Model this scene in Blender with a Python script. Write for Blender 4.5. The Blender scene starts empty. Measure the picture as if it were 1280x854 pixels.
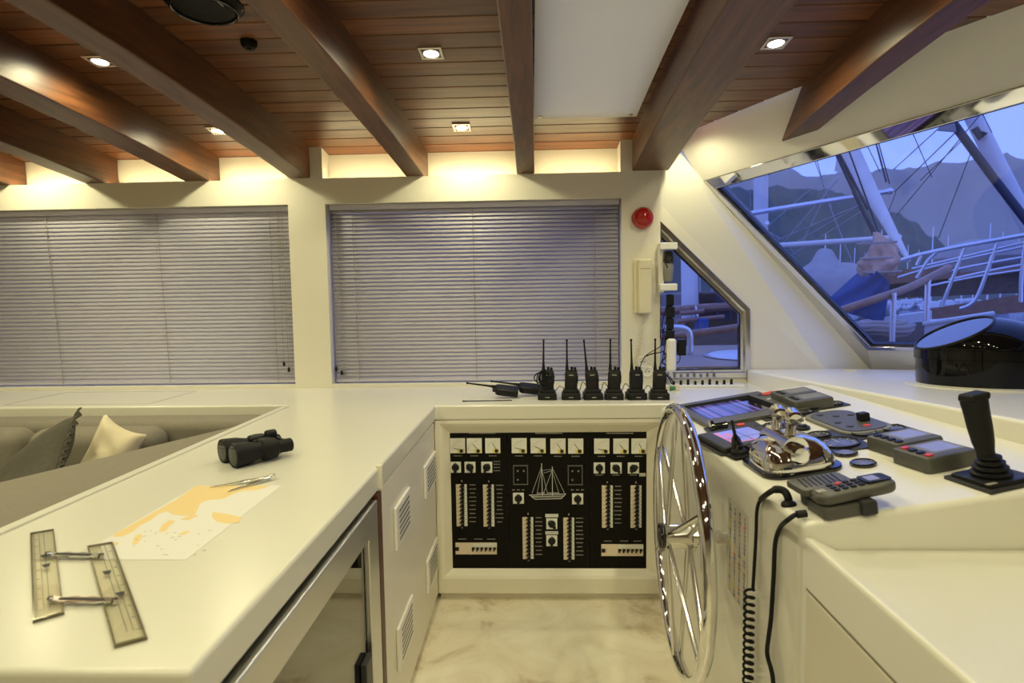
import bpy, math, random
from mathutils import Vector, Matrix

random.seed(7)
S = bpy.context.scene
COL = S.collection
R = math.radians
V = Vector

# ------------------------------------------------------------------ camera
CAM_Z = 1.33
FPX = 720.0
yaw, pitch, roll = R(1.94), R(4.2), R(0.84)
Mrot = (Matrix.Rotation(yaw, 3, 'Z') @ Matrix.Rotation(-pitch, 3, 'X') @ Matrix.Rotation(roll, 3, 'Y'))
cd = bpy.data.cameras.new('camera')
cam = bpy.data.objects.new('camera', cd)
COL.objects.link(cam)
S.camera = cam
cd.sensor_width = 36.0
cd.lens = 36.0 * FPX / 1280.0
cd.clip_start = 0.02
cd.clip_end = 3000
right, fwd, up = Mrot.col[0], Mrot.col[1], Mrot.col[2]
cam.matrix_world = Matrix((
    (right[0], up[0], -fwd[0], 0.0),
    (right[1], up[1], -fwd[1], 0.0),
    (right[2], up[2], -fwd[2], CAM_Z),
    (0, 0, 0, 1)))
cd.dof.use_dof = True
cd.dof.focus_distance = 2.4
cd.dof.aperture_fstop = 4.5

# ------------------------------------------------------------------ world: dusk sky
W = bpy.data.worlds.new('dusk_sky')
S.world = W
W.use_nodes = True
nt = W.node_tree
nt.nodes.clear()
wo = nt.nodes.new('ShaderNodeOutputWorld')
bg = nt.nodes.new('ShaderNodeBackground')
tc = nt.nodes.new('ShaderNodeTexCoord')
sx = nt.nodes.new('ShaderNodeSeparateXYZ')
cr = nt.nodes.new('ShaderNodeValToRGB')
nt.links.new(tc.outputs['Generated'], sx.inputs[0])
nt.links.new(sx.outputs['Z'], cr.inputs[0])
nt.links.new(cr.outputs[0], bg.inputs[0])
nt.links.new(bg.outputs[0], wo.inputs[0])
cr.color_ramp.elements[0].position = 0.0
cr.color_ramp.elements[0].color = (0.235, 0.30, 0.86, 1)
cr.color_ramp.elements[1].position = 0.55
cr.color_ramp.elements[1].color = (0.20, 0.32, 0.98, 1)
e = cr.color_ramp.elements.new(0.15)
e.color = (0.25, 0.375, 1.0, 1)
SKY_STRENGTH = 1.48
bg.inputs[1].default_value = SKY_STRENGTH

S.view_settings.view_transform = 'Standard'
S.view_settings.look = 'None'
S.view_settings.exposure = 0.0
S.view_settings.gamma = 1.0
S.view_settings.use_curve_mapping = False
S.cycles.max_bounces = 8
S.cycles.diffuse_bounces = 5
S.cycles.glossy_bounces = 4
S.cycles.transmission_bounces = 6
S.cycles.transparent_max_bounces = 12
S.cycles.caustics_reflective = False
S.cycles.caustics_refractive = False
S.cycles.sample_clamp_indirect = 4.0
S.cycles.use_denoising = True
LAMP_W = 3.45
LAMP_COL = (1.0, 0.93, 0.55)

# ------------------------------------------------------------------ pixel helpers: measured points on known planes
CC = V((0, 0, CAM_Z))
def ray(x, y):
    return Mrot @ V(((x - 640) / FPX, 1.0, -(y - 427) / FPX))
def onplane(x, y, n, d):
    r = ray(x, y); n = V(n)
    return CC + r * ((d - n.dot(CC)) / n.dot(r))
def onX(x, y, X): return onplane(x, y, (1, 0, 0), X)
def onY(x, y, Y): return onplane(x, y, (0, 1, 0), Y)
def onZ(x, y, Z): return onplane(x, y, (0, 0, 1), Z)
def camber(Y):
    u = min(max(2.95 - Y, -1.0), 1.97)
    return .13 * u - .033 * u * u
CEIL0 = 2.132
def onC(x, y, z0=CEIL0):
    r = ray(x, y); lo, hi = .5, 6.0
    for i in range(50):
        m = (lo + hi) / 2; p = CC + r * (m / r[1])
        if p[2] > z0 + camber(p[1]): hi = m
        else: lo = m
    return p

# ------------------------------------------------------------------ materials
def mat(name, col, rough=.5, metal=0.0, noise=0.0, nscale=30.0, bump=0.0, bscale=200.0, coat=0.0, emit=None, estr=0.0, spec=.5, coat_rough=.03):
    m = bpy.data.materials.new(name); m.use_nodes = True
    t = m.node_tree; b = t.nodes['Principled BSDF']
    b.inputs['Base Color'].default_value = (*col, 1)
    b.inputs['Roughness'].default_value = rough
    b.inputs['Metallic'].default_value = metal
    b.inputs['Coat Weight'].default_value = coat
    b.inputs['Coat Roughness'].default_value = coat_rough
    b.inputs['Specular IOR Level'].default_value = spec
    tcn = t.nodes.new('ShaderNodeTexCoord')
    if noise:
        n = t.nodes.new('ShaderNodeTexNoise'); n.inputs['Scale'].default_value = nscale; n.inputs['Detail'].default_value = 4
        t.links.new(tcn.outputs['Object'], n.inputs['Vector'])
        mx = t.nodes.new('ShaderNodeMix'); mx.data_type = 'RGBA'
        mx.inputs[6].default_value = (*[c * (1 - noise) for c in col], 1)
        mx.inputs[7].default_value = (*[min(1, c * (1 + noise)) for c in col], 1)
        t.links.new(n.outputs['Fac'], mx.inputs[0])
        t.links.new(mx.outputs[2], b.inputs['Base Color'])
    if bump:
        n2 = t.nodes.new('ShaderNodeTexNoise'); n2.inputs['Scale'].default_value = bscale
        t.links.new(tcn.outputs['Object'], n2.inputs['Vector'])
        bp = t.nodes.new('ShaderNodeBump'); bp.inputs['Strength'].default_value = bump; bp.inputs['Distance'].default_value = .002
        t.links.new(n2.outputs['Fac'], bp.inputs['Height'])
        t.links.new(bp.outputs[0], b.inputs['Normal'])
    if emit:
        b.inputs['Emission Color'].default_value = (*emit, 1)
        b.inputs['Emission Strength'].default_value = estr
    return m

def wood(name, c1, c2, scale=(1, 14, 14), rough=.32, coat=.3):
    m = bpy.data.materials.new(name); m.use_nodes = True
    t = m.node_tree; b = t.nodes['Principled BSDF']
    tcn = t.nodes.new('ShaderNodeTexCoord'); mp = t.nodes.new('ShaderNodeMapping')
    mp.inputs['Scale'].default_value = scale
    n = t.nodes.new('ShaderNodeTexNoise'); n.inputs['Scale'].default_value = 3.0; n.inputs['Detail'].default_value = 8; n.inputs['Distortion'].default_value = .6
    r = t.nodes.new('ShaderNodeValToRGB')
    r.color_ramp.elements[0].position = .3; r.color_ramp.elements[0].color = (*c1, 1)
    r.color_ramp.elements[1].position = .75; r.color_ramp.elements[1].color = (*c2, 1)
    t.links.new(tcn.outputs['Object'], mp.inputs[0]); t.links.new(mp.outputs[0], n.inputs['Vector'])
    t.links.new(n.outputs['Fac'], r.inputs[0]); t.links.new(r.outputs[0], b.inputs['Base Color'])
    b.inputs['Roughness'].default_value = rough; b.inputs['Coat Weight'].default_value = coat; b.inputs['Coat Roughness'].default_value = .28
    return m

def plank_mat():
    # each plank has its own tone (object space Y cells)
    m = wood('ceiling_planks', (.082, .026, .008), (.21, .072, .019), (.9, 16, 16), .38, .15)
    t = m.node_tree; b = t.nodes['Principled BSDF']
    src = b.inputs['Base Color'].links[0].from_socket
    tcn = [n for n in t.nodes if n.type == 'TEX_COORD'][0]
    s = t.nodes.new('ShaderNodeSeparateXYZ'); t.links.new(tcn.outputs['Object'], s.inputs[0])
    d = t.nodes.new('ShaderNodeMath'); d.operation = 'DIVIDE'; d.inputs[1].default_value = PLANK
    t.links.new(s.outputs['Y'], d.inputs[0])
    f = t.nodes.new('ShaderNodeMath'); f.operation = 'FLOOR'; t.links.new(d.outputs[0], f.inputs[0])
    wn = t.nodes.new('ShaderNodeTexWhiteNoise'); wn.noise_dimensions = '1D'; t.links.new(f.outputs[0], wn.inputs['W'])
    mr = t.nodes.new('ShaderNodeMapRange'); mr.inputs['To Min'].default_value = .75; mr.inputs['To Max'].default_value = 1.2
    t.links.new(wn.outputs['Value'], mr.inputs['Value'])
    mx = t.nodes.new('ShaderNodeVectorMath'); mx.operation = 'SCALE'
    t.links.new(src, mx.inputs[0]); t.links.new(mr.outputs[0], mx.inputs['Scale'])
    t.links.new(mx.outputs[0], b.inputs['Base Color'])
    return m

def glass_mat(name, tint=(1, 1, 1), refl=.06):
    m = bpy.data.materials.new(name); m.use_nodes = True
    t = m.node_tree; t.nodes.clear()
    o = t.nodes.new('ShaderNodeOutputMaterial'); mx = t.nodes.new('ShaderNodeMixShader')
    tr = t.nodes.new('ShaderNodeBsdfTransparent'); gl = t.nodes.new('ShaderNodeBsdfGlossy')
    tr.inputs[0].default_value = (*tint, 1); gl.inputs['Roughness'].default_value = .01
    fr = t.nodes.new('ShaderNodeLayerWeight'); fr.inputs[0].default_value = .5
    pw = t.nodes.new('ShaderNodeMath'); pw.operation = 'POWER'; pw.inputs[1].default_value = 5.0
    mul = t.nodes.new('ShaderNodeMath'); mul.operation = 'MULTIPLY_ADD'; mul.inputs[1].default_value = .6; mul.inputs[2].default_value = refl * .5
    t.links.new(fr.outputs['Facing'], pw.inputs[0]); t.links.new(pw.outputs[0], mul.inputs[0])
    t.links.new(mul.outputs[0], mx.inputs[0]); t.links.new(tr.outputs[0], mx.inputs[1]); t.links.new(gl.outputs[0], mx.inputs[2])
    t.links.new(mx.outputs[0], o.inputs[0])
    return m

def marble():
    m = mat('floor_marble', (.66, .60, .50), .18, coat=.2)
    t = m.node_tree; b = t.nodes['Principled BSDF']
    tcn = [n for n in t.nodes if n.type == 'TEX_COORD'][0]
    n = t.nodes.new('ShaderNodeTexNoise'); n.inputs['Scale'].default_value = 3.2; n.inputs['Detail'].default_value = 9; n.inputs['Distortion'].default_value = 1.6; n.inputs['Roughness'].default_value = .62
    r = t.nodes.new('ShaderNodeValToRGB')
    r.color_ramp.elements[0].position = .33; r.color_ramp.elements[0].color = (.60, .50, .37, 1)
    r.color_ramp.elements[1].position = .62; r.color_ramp.elements[1].color = (.90, .85, .72, 1)
    e = r.color_ramp.elements.new(.44); e.color = (.82, .74, .60, 1)
    t.links.new(tcn.outputs['Object'], n.inputs['Vector']); t.links.new(n.outputs['Fac'], r.inputs[0]); t.links.new(r.outputs[0], b.inputs['Base Color'])
    return m

PLANK = .1
M = {}
M['cream'] = mat('cream_paint', (.76, .72, .62), .38, noise=.02, nscale=4)
M['wall'] = mat('wall_paint', (.76, .725, .63), .5, noise=.02, nscale=3)
M['top'] = mat('white_worktop', (.72, .70, .62), .30, noise=.015, nscale=5, coat=.2, coat_rough=.22)
M['gel'] = mat('white_gelcoat', (.80, .78, .71), .30, noise=.015, nscale=5, coat=.15, coat_rough=.2)
M['groove'] = mat('panel_groove', (.30, .27, .20), .7)
M['planks'] = plank_mat()
M['gap'] = mat('plank_gap', (.02, .008, .004), .8)
M['beam'] = wood('beam_wood', (.050, .017, .007), (.155, .056, .018), (14, 1.0, 14), .42, .16)
M['brownwood'] = wood('brown_edge', (.06, .02, .012), (.14, .05, .03), (14, 14, 1), .5, .1)
M['floor'] = marble()
M['steel'] = mat('brushed_steel', (.72, .72, .73), .36, 1.0, bump=.05, bscale=400)
M['chrome'] = mat('chrome', (.82, .82, .82), .05, 1.0)
M['chromesoft'] = mat('polished_steel', (.78, .77, .75), .12, 1.0)
M['black'] = mat('black_plastic', (.012, .012, .013), .38, spec=.22, bump=.1, bscale=900)
M['gloss'] = mat('gloss_black', (.006, .006, .008), .06, coat=.6)
M['compass'] = mat('compass_black', (.004, .004, .005), .05, spec=.3)
M['matte'] = mat('matte_black', (.015, .015, .017), .6, spec=.22)
M['rubber'] = mat('rubber_black', (.010, .010, .011), .55, spec=.22, bump=.15, bscale=1500)
M['board'] = mat('board_black', (.006, .005, .005), .45, spec=.12)
M['dkgrey'] = mat('dark_grey_plastic', (.035, .035, .038), .4, spec=.3, bump=.08, bscale=800)
M['grey'] = mat('grey_plastic', (.082, .080, .072), .42, bump=.08, bscale=800)
M['lgrey'] = mat('mid_grey_plastic', (.20, .195, .18), .45)
M['blind'] = mat('blind_slat_paint', (.485, .465, .56), .5)
M['cord'] = mat('blind_cord', (.30, .27, .22), .8)
M['ivory'] = mat('ivory_plastic', (.72, .66, .47), .35)
M['white'] = mat('white_plastic', (.80, .78, .74), .35)
M['red'] = mat('red_lens', (.42, .009, .006), .12, coat=.5)
M['redbtn'] = mat('red_button', (.65, .06, .04), .4)
M['cloth'] = mat('grey_upholstery', (.23, .205, .165), .85, noise=.12, nscale=60, bump=.3, bscale=700)
M['pillowdark'] = mat('charcoal_cushion_cloth', (.10, .092, .075), .9, noise=.2, nscale=70, bump=.4, bscale=600)
M['pillowcream'] = mat('cream_cushion_cloth', (.72, .63, .45), .85, noise=.06, nscale=50, bump=.3, bscale=600)
M['paper'] = mat('chart_paper', (.78, .76, .74), .6)
M['land'] = mat('chart_land', (.82, .62, .30), .6)
M['chartink'] = mat('chart_ink', (.45, .40, .38), .6)
M['print'] = mat('print_white', (.62, .62, .60), .6)
M['printdim'] = mat('print_grey', (.30, .29, .26), .6)
M['ink'] = mat('print_black', (.03, .03, .04), .6)
M['meter'] = mat('meter_face', (.80, .79, .74), .4)
M['yellow'] = mat('meter_yellow', (.75, .66, .22), .5)
M['breaker'] = mat('breaker_body', (.70, .59, .47), .5)
M['breakerlab'] = mat('breaker_label', (.70, .71, .68), .5)
M['lens'] = mat('gauge_lens', (.16, .16, .18), .12, coat=.4)
M['display'] = mat('lcd_display', (.26, .25, .28), .15, coat=.4)
M['screenblue'] = mat('blue_screen', (.02, .02, .04), .15, emit=(.32, .36, .95), estr=.75)
M['screenpink'] = mat('pink_screen', (.02, .02, .04), .15, emit=(.9, .28, .45), estr=.7)
M['glass'] = glass_mat('window_glass', (.93, .94, 1.0), .05)
M['fridgeglass'] = glass_mat('fridge_glass', (.62, .61, .56), .55)
M['acrylic'] = glass_mat('clear_acrylic', (.975, .965, .92), .10)
M['acryledge'] = mat('acrylic_edge', (.20, .18, .11), .15)
M['hatch'] = mat('hatch_blind', (.95, .92, .86), .55, noise=.02, nscale=6)
_t = M['hatch'].node_tree; _b = _t.nodes['Principled BSDF']; _o = [n for n in _t.nodes if n.type == 'OUTPUT_MATERIAL'][0]
_tr = _t.nodes.new('ShaderNodeBsdfTranslucent'); _tr.inputs[0].default_value = (1.0, .90, .66, 1)
_mx = _t.nodes.new('ShaderNodeMixShader'); _mx.inputs[0].default_value = .36
_t.links.new(_b.outputs[0], _mx.inputs[1]); _t.links.new(_tr.outputs[0], _mx.inputs[2]); _t.links.new(_mx.outputs[0], _o.inputs[0])
M['lamp'] = mat('downlight_lens', (.9, .9, .85), .4, emit=(1, .93, .74), estr=28)
M['led'] = mat('led_strip', (.9, .9, .85), .4, emit=(1, .84, .46), estr=24)
M['lampring'] = mat('downlight_ring', (.75, .70, .62), .25, .8)
M['sticker'] = mat('chart_sticker', (.60, .57, .52), .4)
M['sred'] = mat('sticker_red', (.50, .16, .10), .5)
M['syel'] = mat('sticker_yellow', (.62, .46, .12), .5)
M['sblu'] = mat('sticker_blue', (.16, .17, .24), .5)
M['green'] = mat('green_terminal', (.03, .22, .13), .4)
# outside
M['hillfar'] = mat('far_hill', (.40, .34, .27), .95, noise=.14, nscale=.02)  # distance haze is put into the colour as a paler albedo
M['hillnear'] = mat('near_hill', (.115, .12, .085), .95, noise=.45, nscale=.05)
M['water'] = mat('sea_water', (.10, .12, .20), .12, bump=.9, bscale=1.2)
M['teak'] = wood('teak_deck', (.32, .22, .15), (.46, .33, .24), (1, 20, 20), .6, 0)
M['teakrail'] = wood('varnished_rail', (.26, .12, .07), (.40, .20, .12), (6, 6, 6), .3, .3)
M['hull'] = wood('dark_hull', (.07, .04, .03), (.15, .085, .06), (2, 10, 10), .45, .1)
M['hullwhite'] = mat('white_hull', (.70, .70, .70), .35)
M['mastwhite'] = mat('white_mast', (.85, .80, .75), .4)
M['sailwhite'] = mat('pale_sailcloth', (.86, .80, .72), .8, noise=.12, nscale=8, bump=.4, bscale=20)
M['mastdark'] = mat('dark_spar', (.05, .05, .07), .5)
M['canvas'] = mat('grey_canvas', (.42, .38, .36), .9, noise=.15, nscale=9, bump=.5, bscale=18)
M['tan'] = mat('tan_sailcloth', (.66, .40, .28), .9, noise=.3, nscale=14, bump=.7, bscale=40)
M['blue'] = mat('blue_sailcloth', (.022, .085, .26), .8, noise=.2, nscale=8, bump=.4, bscale=30)
M['rig'] = mat('rigging_wire', (.10, .09, .10), .5)
M['rigpale'] = mat('rigging_rope', (.45, .42, .42), .7)
M['rail'] = mat('stainless_rail', (.75, .75, .78), .22, .9)
M['rope'] = mat('coiled_rope', (.45, .37, .33), .9, bump=.5, bscale=300)

# ------------------------------------------------------------------ mesh builder
class G:
    def __init__(s):
        s.v = []; s.f = []; s.mi = []
    def add(s, vs, fs, m=0):
        o = len(s.v)
        s.v += [V(p) for p in vs]
        for f in fs:
            s.f.append([i + o for i in f]); s.mi.append(m)
        return s
    def obox(s, c, ax, h, m=0):
        c = V(c); ax = [V(a).normalized() for a in ax]
        vs = [c + ax[0] * (h[0] * i) + ax[1] * (h[1] * j) + ax[2] * (h[2] * k) for i in (-1, 1) for j in (-1, 1) for k in (-1, 1)]
        return s.add(vs, [(0, 1, 3, 2), (4, 6, 7, 5), (0, 4, 5, 1), (2, 3, 7, 6), (0, 2, 6, 4), (1, 5, 7, 3)], m)
    def box(s, x0, x1, y0, y1, z0, z1, m=0):
        return s.obox(((x0 + x1) / 2, (y0 + y1) / 2, (z0 + z1) / 2), ((1, 0, 0), (0, 1, 0), (0, 0, 1)), (abs(x1 - x0) / 2, abs(y1 - y0) / 2, abs(z1 - z0) / 2), m)
    def prism(s, poly, off, m=0):
        poly = [V(p) for p in poly]; off = V(off); n = len(poly)
        nn = V((0, 0, 0))
        for i in range(n): nn += poly[i].cross(poly[(i + 1) % n])
        if nn.dot(off) > 0: poly = poly[::-1]
        vs = poly + [p + off for p in poly]
        fs = [tuple(range(n)), tuple(range(2 * n - 1, n - 1, -1))]
        fs = [tuple(range(n))] + [tuple(reversed(range(n, 2 * n)))]
        for i in range(n):
            j = (i + 1) % n
            fs.append((j, i, i + n, j + n))
        return s.add(vs, fs, m)
    def frame(s, outer, inner, off, m=0):
        # ring between two matching polygons, with depth
        outer = [V(p) for p in outer]; inner = [V(p) for p in inner]; off = V(off); n = len(outer)
        nn = V((0, 0, 0))
        for i in range(n): nn += outer[i].cross(outer[(i + 1) % n])
        if nn.dot(off) > 0: outer = outer[::-1]; inner = inner[::-1]
        vs = outer + inner + [p + off for p in outer] + [p + off for p in inner]
        fs = []
        for i in range(n):
            j = (i + 1) % n
            fs += [(i, j, n + j, n + i), (2 * n + j, 2 * n + i, 3 * n + i, 3 * n + j), (j, i, 2 * n + i, 2 * n + j), (n + i, n + j, 3 * n + j, 3 * n + i)]
        return s.add(vs, fs, m)
    def cyl(s, p0, p1, r0, r1=None, n=16, m=0):
        r1 = r0 if r1 is None else r1
        p0 = V(p0); p1 = V(p1); d = (p1 - p0).normalized()
        u = d.orthogonal().normalized(); w = d.cross(u)
        vs = []
        for p, r in ((p0, r0), (p1, r1)):
            for i in range(n):
                a = 2 * math.pi * i / n
                vs.append(p + u * (r * math.cos(a)) + w * (r * math.sin(a)))
        fs = [(i, (i + 1) % n, n + (i + 1) % n, n + i) for i in range(n)]
        fs += [tuple(range(n - 1, -1, -1)), tuple(range(n, 2 * n))]
        return s.add(vs, fs, m)
    def tube(s, pts, r, n=8, closed=False, m=0):
        pts = [V(p) for p in pts]; k = len(pts)
        rr = r if isinstance(r, (list, tuple)) else [r] * k
        tang = []
        for i in range(k):
            a = pts[(i - 1) % k] if (closed or i > 0) else pts[i]
            b = pts[(i + 1) % k] if (closed or i < k - 1) else pts[i]
            tang.append((b - a).normalized())
        u = tang[0].orthogonal().normalized()
        vs = []
        for i in range(k):
            u = (u - tang[i] * u.dot(tang[i]))
            u = u.normalized() if u.length > 1e-9 else tang[i].orthogonal().normalized()
            w = tang[i].cross(u)
            for j in range(n):
                a = 2 * math.pi * j / n
                vs.append(pts[i] + u * (rr[i] * math.cos(a)) + w * (rr[i] * math.sin(a)))
        fs = []
        for i in range(k if closed else k - 1):
            i2 = (i + 1) % k
            for j in range(n):
                j2 = (j + 1) % n
                fs.append((i * n + j, i * n + j2, i2 * n + j2, i2 * n + j))
        if not closed:
            fs += [tuple(range(n - 1, -1, -1)), tuple(range((k - 1) * n, k * n))]
        return s.add(vs, fs, m)
    def lathe(s, prof, o=(0, 0, 0), ax=(0, 0, 1), n=28, m=0, sx=1.0, sy=1.0, u=None, cap=True):
        o = V(o); ax = V(ax).normalized(); u = V(u) if u else (V((1, 0, 0)) if abs(ax.x) < .9 else V((0, 1, 0)))
        u = (u - ax * u.dot(ax)).normalized(); w = ax.cross(u)
        k = len(prof); vs = []
        for r, h in prof:
            for j in range(n):
                a = 2 * math.pi * j / n
                vs.append(o + ax * h + u * (r * sx * math.cos(a)) + w * (r * sy * math.sin(a)))
        fs = []
        for i in range(k - 1):
            for j in range(n):
                j2 = (j + 1) % n
                fs.append((i * n + j, i * n + j2, (i + 1) * n + j2, (i + 1) * n + j))
        if cap and prof[0][0] > 1e-6: fs.append(tuple(range(n - 1, -1, -1)))
        if cap and prof[-1][0] > 1e-6: fs.append(tuple(range((k - 1) * n, k * n)))
        return s.add(vs, fs, m)
    def ball(s, c, r, n=16, k=10, m=0):
        c = V(c); r = r if isinstance(r, (tuple, list)) else (r, r, r)
        vs = []
        for i in range(k + 1):
            t = math.pi * i / k
            for j in range(n):
                a = 2 * math.pi * j / n
                vs.append(c + V((r[0] * math.sin(t) * math.cos(a), r[1] * math.sin(t) * math.sin(a), -r[2] * math.cos(t))))
        fs = [(i * n + j, i * n + (j + 1) % n, (i + 1) * n + (j + 1) % n, (i + 1) * n + j) for i in range(k) for j in range(n)]
        return s.add(vs, fs, m)
    def grid(s, fn, nu, nv, m=0):
        vs = [fn(i / nu, j / nv) for i in range(nu + 1) for j in range(nv + 1)]
        fs = [(i * (nv + 1) + j, (i + 1) * (nv + 1) + j, (i + 1) * (nv + 1) + j + 1, i * (nv + 1) + j + 1) for i in range(nu) for j in range(nv)]
        return s.add(vs, fs, m)
    def rrect(s, cx, cy, hx, hy, r, z0, z1, n=5, m=0, top=None):
        # rounded rectangle slab in local XY; top = shrink of upper outline (chamfer)
        def ring(hx, hy, r, z):
            o = []
            for (sx_, sy_, a0) in ((1, 1, 0), (-1, 1, 90), (-1, -1, 180), (1, -1, 270)):
                for i in range(n + 1):
                    a = R(a0 + 90 * i / n)
                    o.append(V((cx + sx_ * (hx - r) + r * math.cos(a), cy + sy_ * (hy - r) + r * math.sin(a), z)))
            return o
        rings = [ring(hx, hy, r, z0)]
        if top:
            rings.append(ring(hx, hy, r, z1 - top)); rings.append(ring(hx - top * .35, hy - top * .35, max(r - top * .35, .0005), z1 - top * .25)); rings.append(ring(hx - top, hy - top, max(r - top, .0005), z1))
        else:
            rings.append(ring(hx, hy, r, z1))
        k = len(rings[0]); vs = [p for q in rings for p in q]; fs = [tuple(range(k - 1, -1, -1))]
        for a in range(len(rings) - 1):
            for i in range(k):
                j = (i + 1) % k
                fs.append((a * k + i, a * k + j, (a + 1) * k + j, (a + 1) * k + i))
        fs.append(tuple(range((len(rings) - 1) * k, len(rings) * k)))
        return s.add(vs, fs, m)
    def build(s, name, ms, parent=None, bevel=0.0, angle=35, world=False, seg=2, smooth=True):
        vs = s.v
        if world and parent is not None:
            r = parent
            while r.parent: r = r.parent
            inv = r.matrix_basis.inverted()
            vs = [inv @ p for p in vs]
        me = bpy.data.meshes.new(name)
        me.from_pydata([tuple(p) for p in vs], [], s.f)
        ms = ms if isinstance(ms, (list, tuple)) else [ms]
        for m in ms: me.materials.append(M[m] if isinstance(m, str) else m)
        me.polygons.foreach_set('material_index', s.mi)
        me.polygons.foreach_set('use_smooth', [smooth] * len(s.f))
        me.update()
        if smooth: me.set_sharp_from_angle(angle=R(angle))
        o = bpy.data.objects.new(name, me); COL.objects.link(o)
        if parent is not None: o.parent = parent
        if bevel:
            b = o.modifiers.new('edge', 'BEVEL'); b.width = bevel; b.segments = seg; b.limit_method = 'ANGLE'; b.angle_limit = R(40)
            b.harden_normals = smooth
        return o

def tag(o, label, cat, group=None, kind=None):
    o['label'] = label; o['category'] = cat
    if group: o['group'] = group
    if kind: o['kind'] = kind
    return o
def thing(name, label, cat, loc=(0, 0, 0), rot=(0, 0, 0), group=None):
    o = bpy.data.objects.new(name, None); COL.objects.link(o)
    o.location = loc; o.rotation_euler = rot
    o.matrix_basis = Matrix.LocRotScale(V(loc), __import__('mathutils').Euler(rot), V((1, 1, 1)))
    o.empty_display_size = .05
    return tag(o, label, cat, group)
def struct(o):
    o['kind'] = 'structure'; return o
def dup(root, loc, rot=None, label=None):
    r = root.copy(); COL.objects.link(r); r.location = loc
    if rot is not None: r.rotation_euler = rot
    if label: r['label'] = label
    for ch in list(root.children):
        c = ch.copy(); COL.objects.link(c); c.parent = r
        for g in ch.children:
            d = g.copy(); COL.objects.link(d); d.parent = c
    return r

# ================================================================== ROOM SHELL
YW = 3.0                      # face of the window lining
SILL = 1.958                  # bottom of the lit cove
X0 = -3.7
PIL = [(-1.262, -1.07), (0.462, 0.665)]
WIN = [(-3.35, -1.258), (-1.062, 0.468)]
WZ = (0.893, 1.838)

g = G(); g.box(X0, 3.2, -2.5, 3.3, -.05, 0)
struct(g.build('floor', 'floor'))

# far wall: lining with two window openings, pillars, lit cove above
g = G()
g.box(X0, .665, YW, 3.13, 0, WZ[0])
g.box(X0, WIN[0][0], YW, 3.13, WZ[0], WZ[1])
g.box(WIN[0][1], WIN[1][0], YW, 3.13, WZ[0], WZ[1])
g.box(WIN[1][1], .665, YW, 3.13, WZ[0], WZ[1])
g.box(X0, .665, YW, 3.13, WZ[1], SILL)
for a, b in PIL: g.box(a, b, YW, 3.13, SILL, 2.16)
g.box(X0, .665, 3.105, 3.13, SILL, 2.16)
for a, b in ((X0, PIL[0][0]), (PIL[0][1], PIL[1][0])): g.box(a, b, YW, YW + .010, SILL, SILL + .010)
struct(g.build('wall_far', 'wall'))
g = G()
for a, b in ((X0 + .05, PIL[0][0] - .02), (PIL[0][1] + .02, PIL[1][0] - .02)):
    g.box(a, b, YW + .018, YW + .040, SILL, SILL + .006)
o = g.build('trim_cove_light', 'led'); struct(o)

# windshield plane (three measured points: two on the ceiling line, one at the bottom corner)
T0 = onC(835, 175)
T1 = onC(1280, 4)
B0 = onZ(1083, 436, 1.045)
WSn = (T1 - T0).cross(B0 - T0).normalized()
if WSn.x < 0: WSn = -WSn
WSd = WSn.dot(T0)
def WSp(x, y): return onplane(x, y, WSn, WSd)
def along(p, q, X):           # continue the line p->q to x = X
    t = (X - p.x) / (q.x - p.x); return p + (q - p) * t

# ceiling planks (cambered), each ending at the windshield plane
def xend(Y, z):
    x = (WSd - WSn.y * Y - WSn.z * z) / WSn.x
    return min(x + .01, 2.9)
HX, HY = (.034, .476), (1.13, 2.66)
g = G()
k = int(round(-2.5 / PLANK))
while k * PLANK < 3.12:
    y0 = k * PLANK + .0018; y1 = (k + 1) * PLANK - .0018
    y1 = min(y1, 3.13)
    z0 = CEIL0 + camber(y0); z1 = CEIL0 + camber(y1)
    ya, yb = y0 + .003, y1 - .003
    za = CEIL0 + camber(ya); zb = CEIL0 + camber(yb)
    rows = [(y0, z0 + .005), (ya, za), (yb, zb), (y1, z1 + .005), (y1, z1 + .02), (y0, z0 + .02)]
    spans = [(None, HX[0]), (HX[1], None)] if HY[0] - .03 < y0 and y1 < HY[1] + .04 else [(None, None)]
    for xa, xb in spans:
        vs = [V((X0 if xa is None else xa, y, z)) for y, z in rows] + [V((xend(y, z) if xb is None else xb, y, z)) for y, z in rows]
        n = len(rows)
        fs = [(i, (i + 1) % n, n + (i + 1) % n, n + i) for i in range(n)]
        fs += [tuple(range(n - 1, -1, -1)), tuple(range(n, 2 * n))]
        g.add(vs, fs)
    k += 1
def roofpt(xa, xb, ya, yb):
    def f(a, b):
        Y = ya + (yb - ya) * b; A = X0 if xa is None else xa; B = xend(Y, 2.2) if xb is None else xb
        return V((A + (B - A) * a, Y, CEIL0 + camber(Y) + .016))
    return f
g.grid(roofpt(None, HX[0], 3.13, -2.5), 1, 40, 1); g.grid(roofpt(HX[1], None, 3.13, -2.5), 1, 40, 1)
g.grid(roofpt(HX[0], HX[1], 3.13, HY[1]), 1, 6, 1); g.grid(roofpt(HX[0], HX[1], HY[0], -2.5), 1, 24, 1)
struct(g.build('ceiling', ['planks', 'gap'], angle=25))

# side wall with the small raked window
YS = 3.06
def S_(x, y, Y=YS): return onY(x, y, Y)
c2t = S_(822, 251); c2b = S_(1022, 460)
c2e = along(c2t, c2b, 1.62)
hole = [S_(832, 473), S_(937, 472), S_(937, 386), S_(829, 276)]
hole[0].x = hole[3].x = .675
g = G()
g.frame([V((.655, YS, .70)), V((c2e.x, YS, .70)), c2e, V((.655, YS, c2t.z + .02))], hole, (0, .05, 0))
struct(g.build('wall_side', 'wall'))

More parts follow.
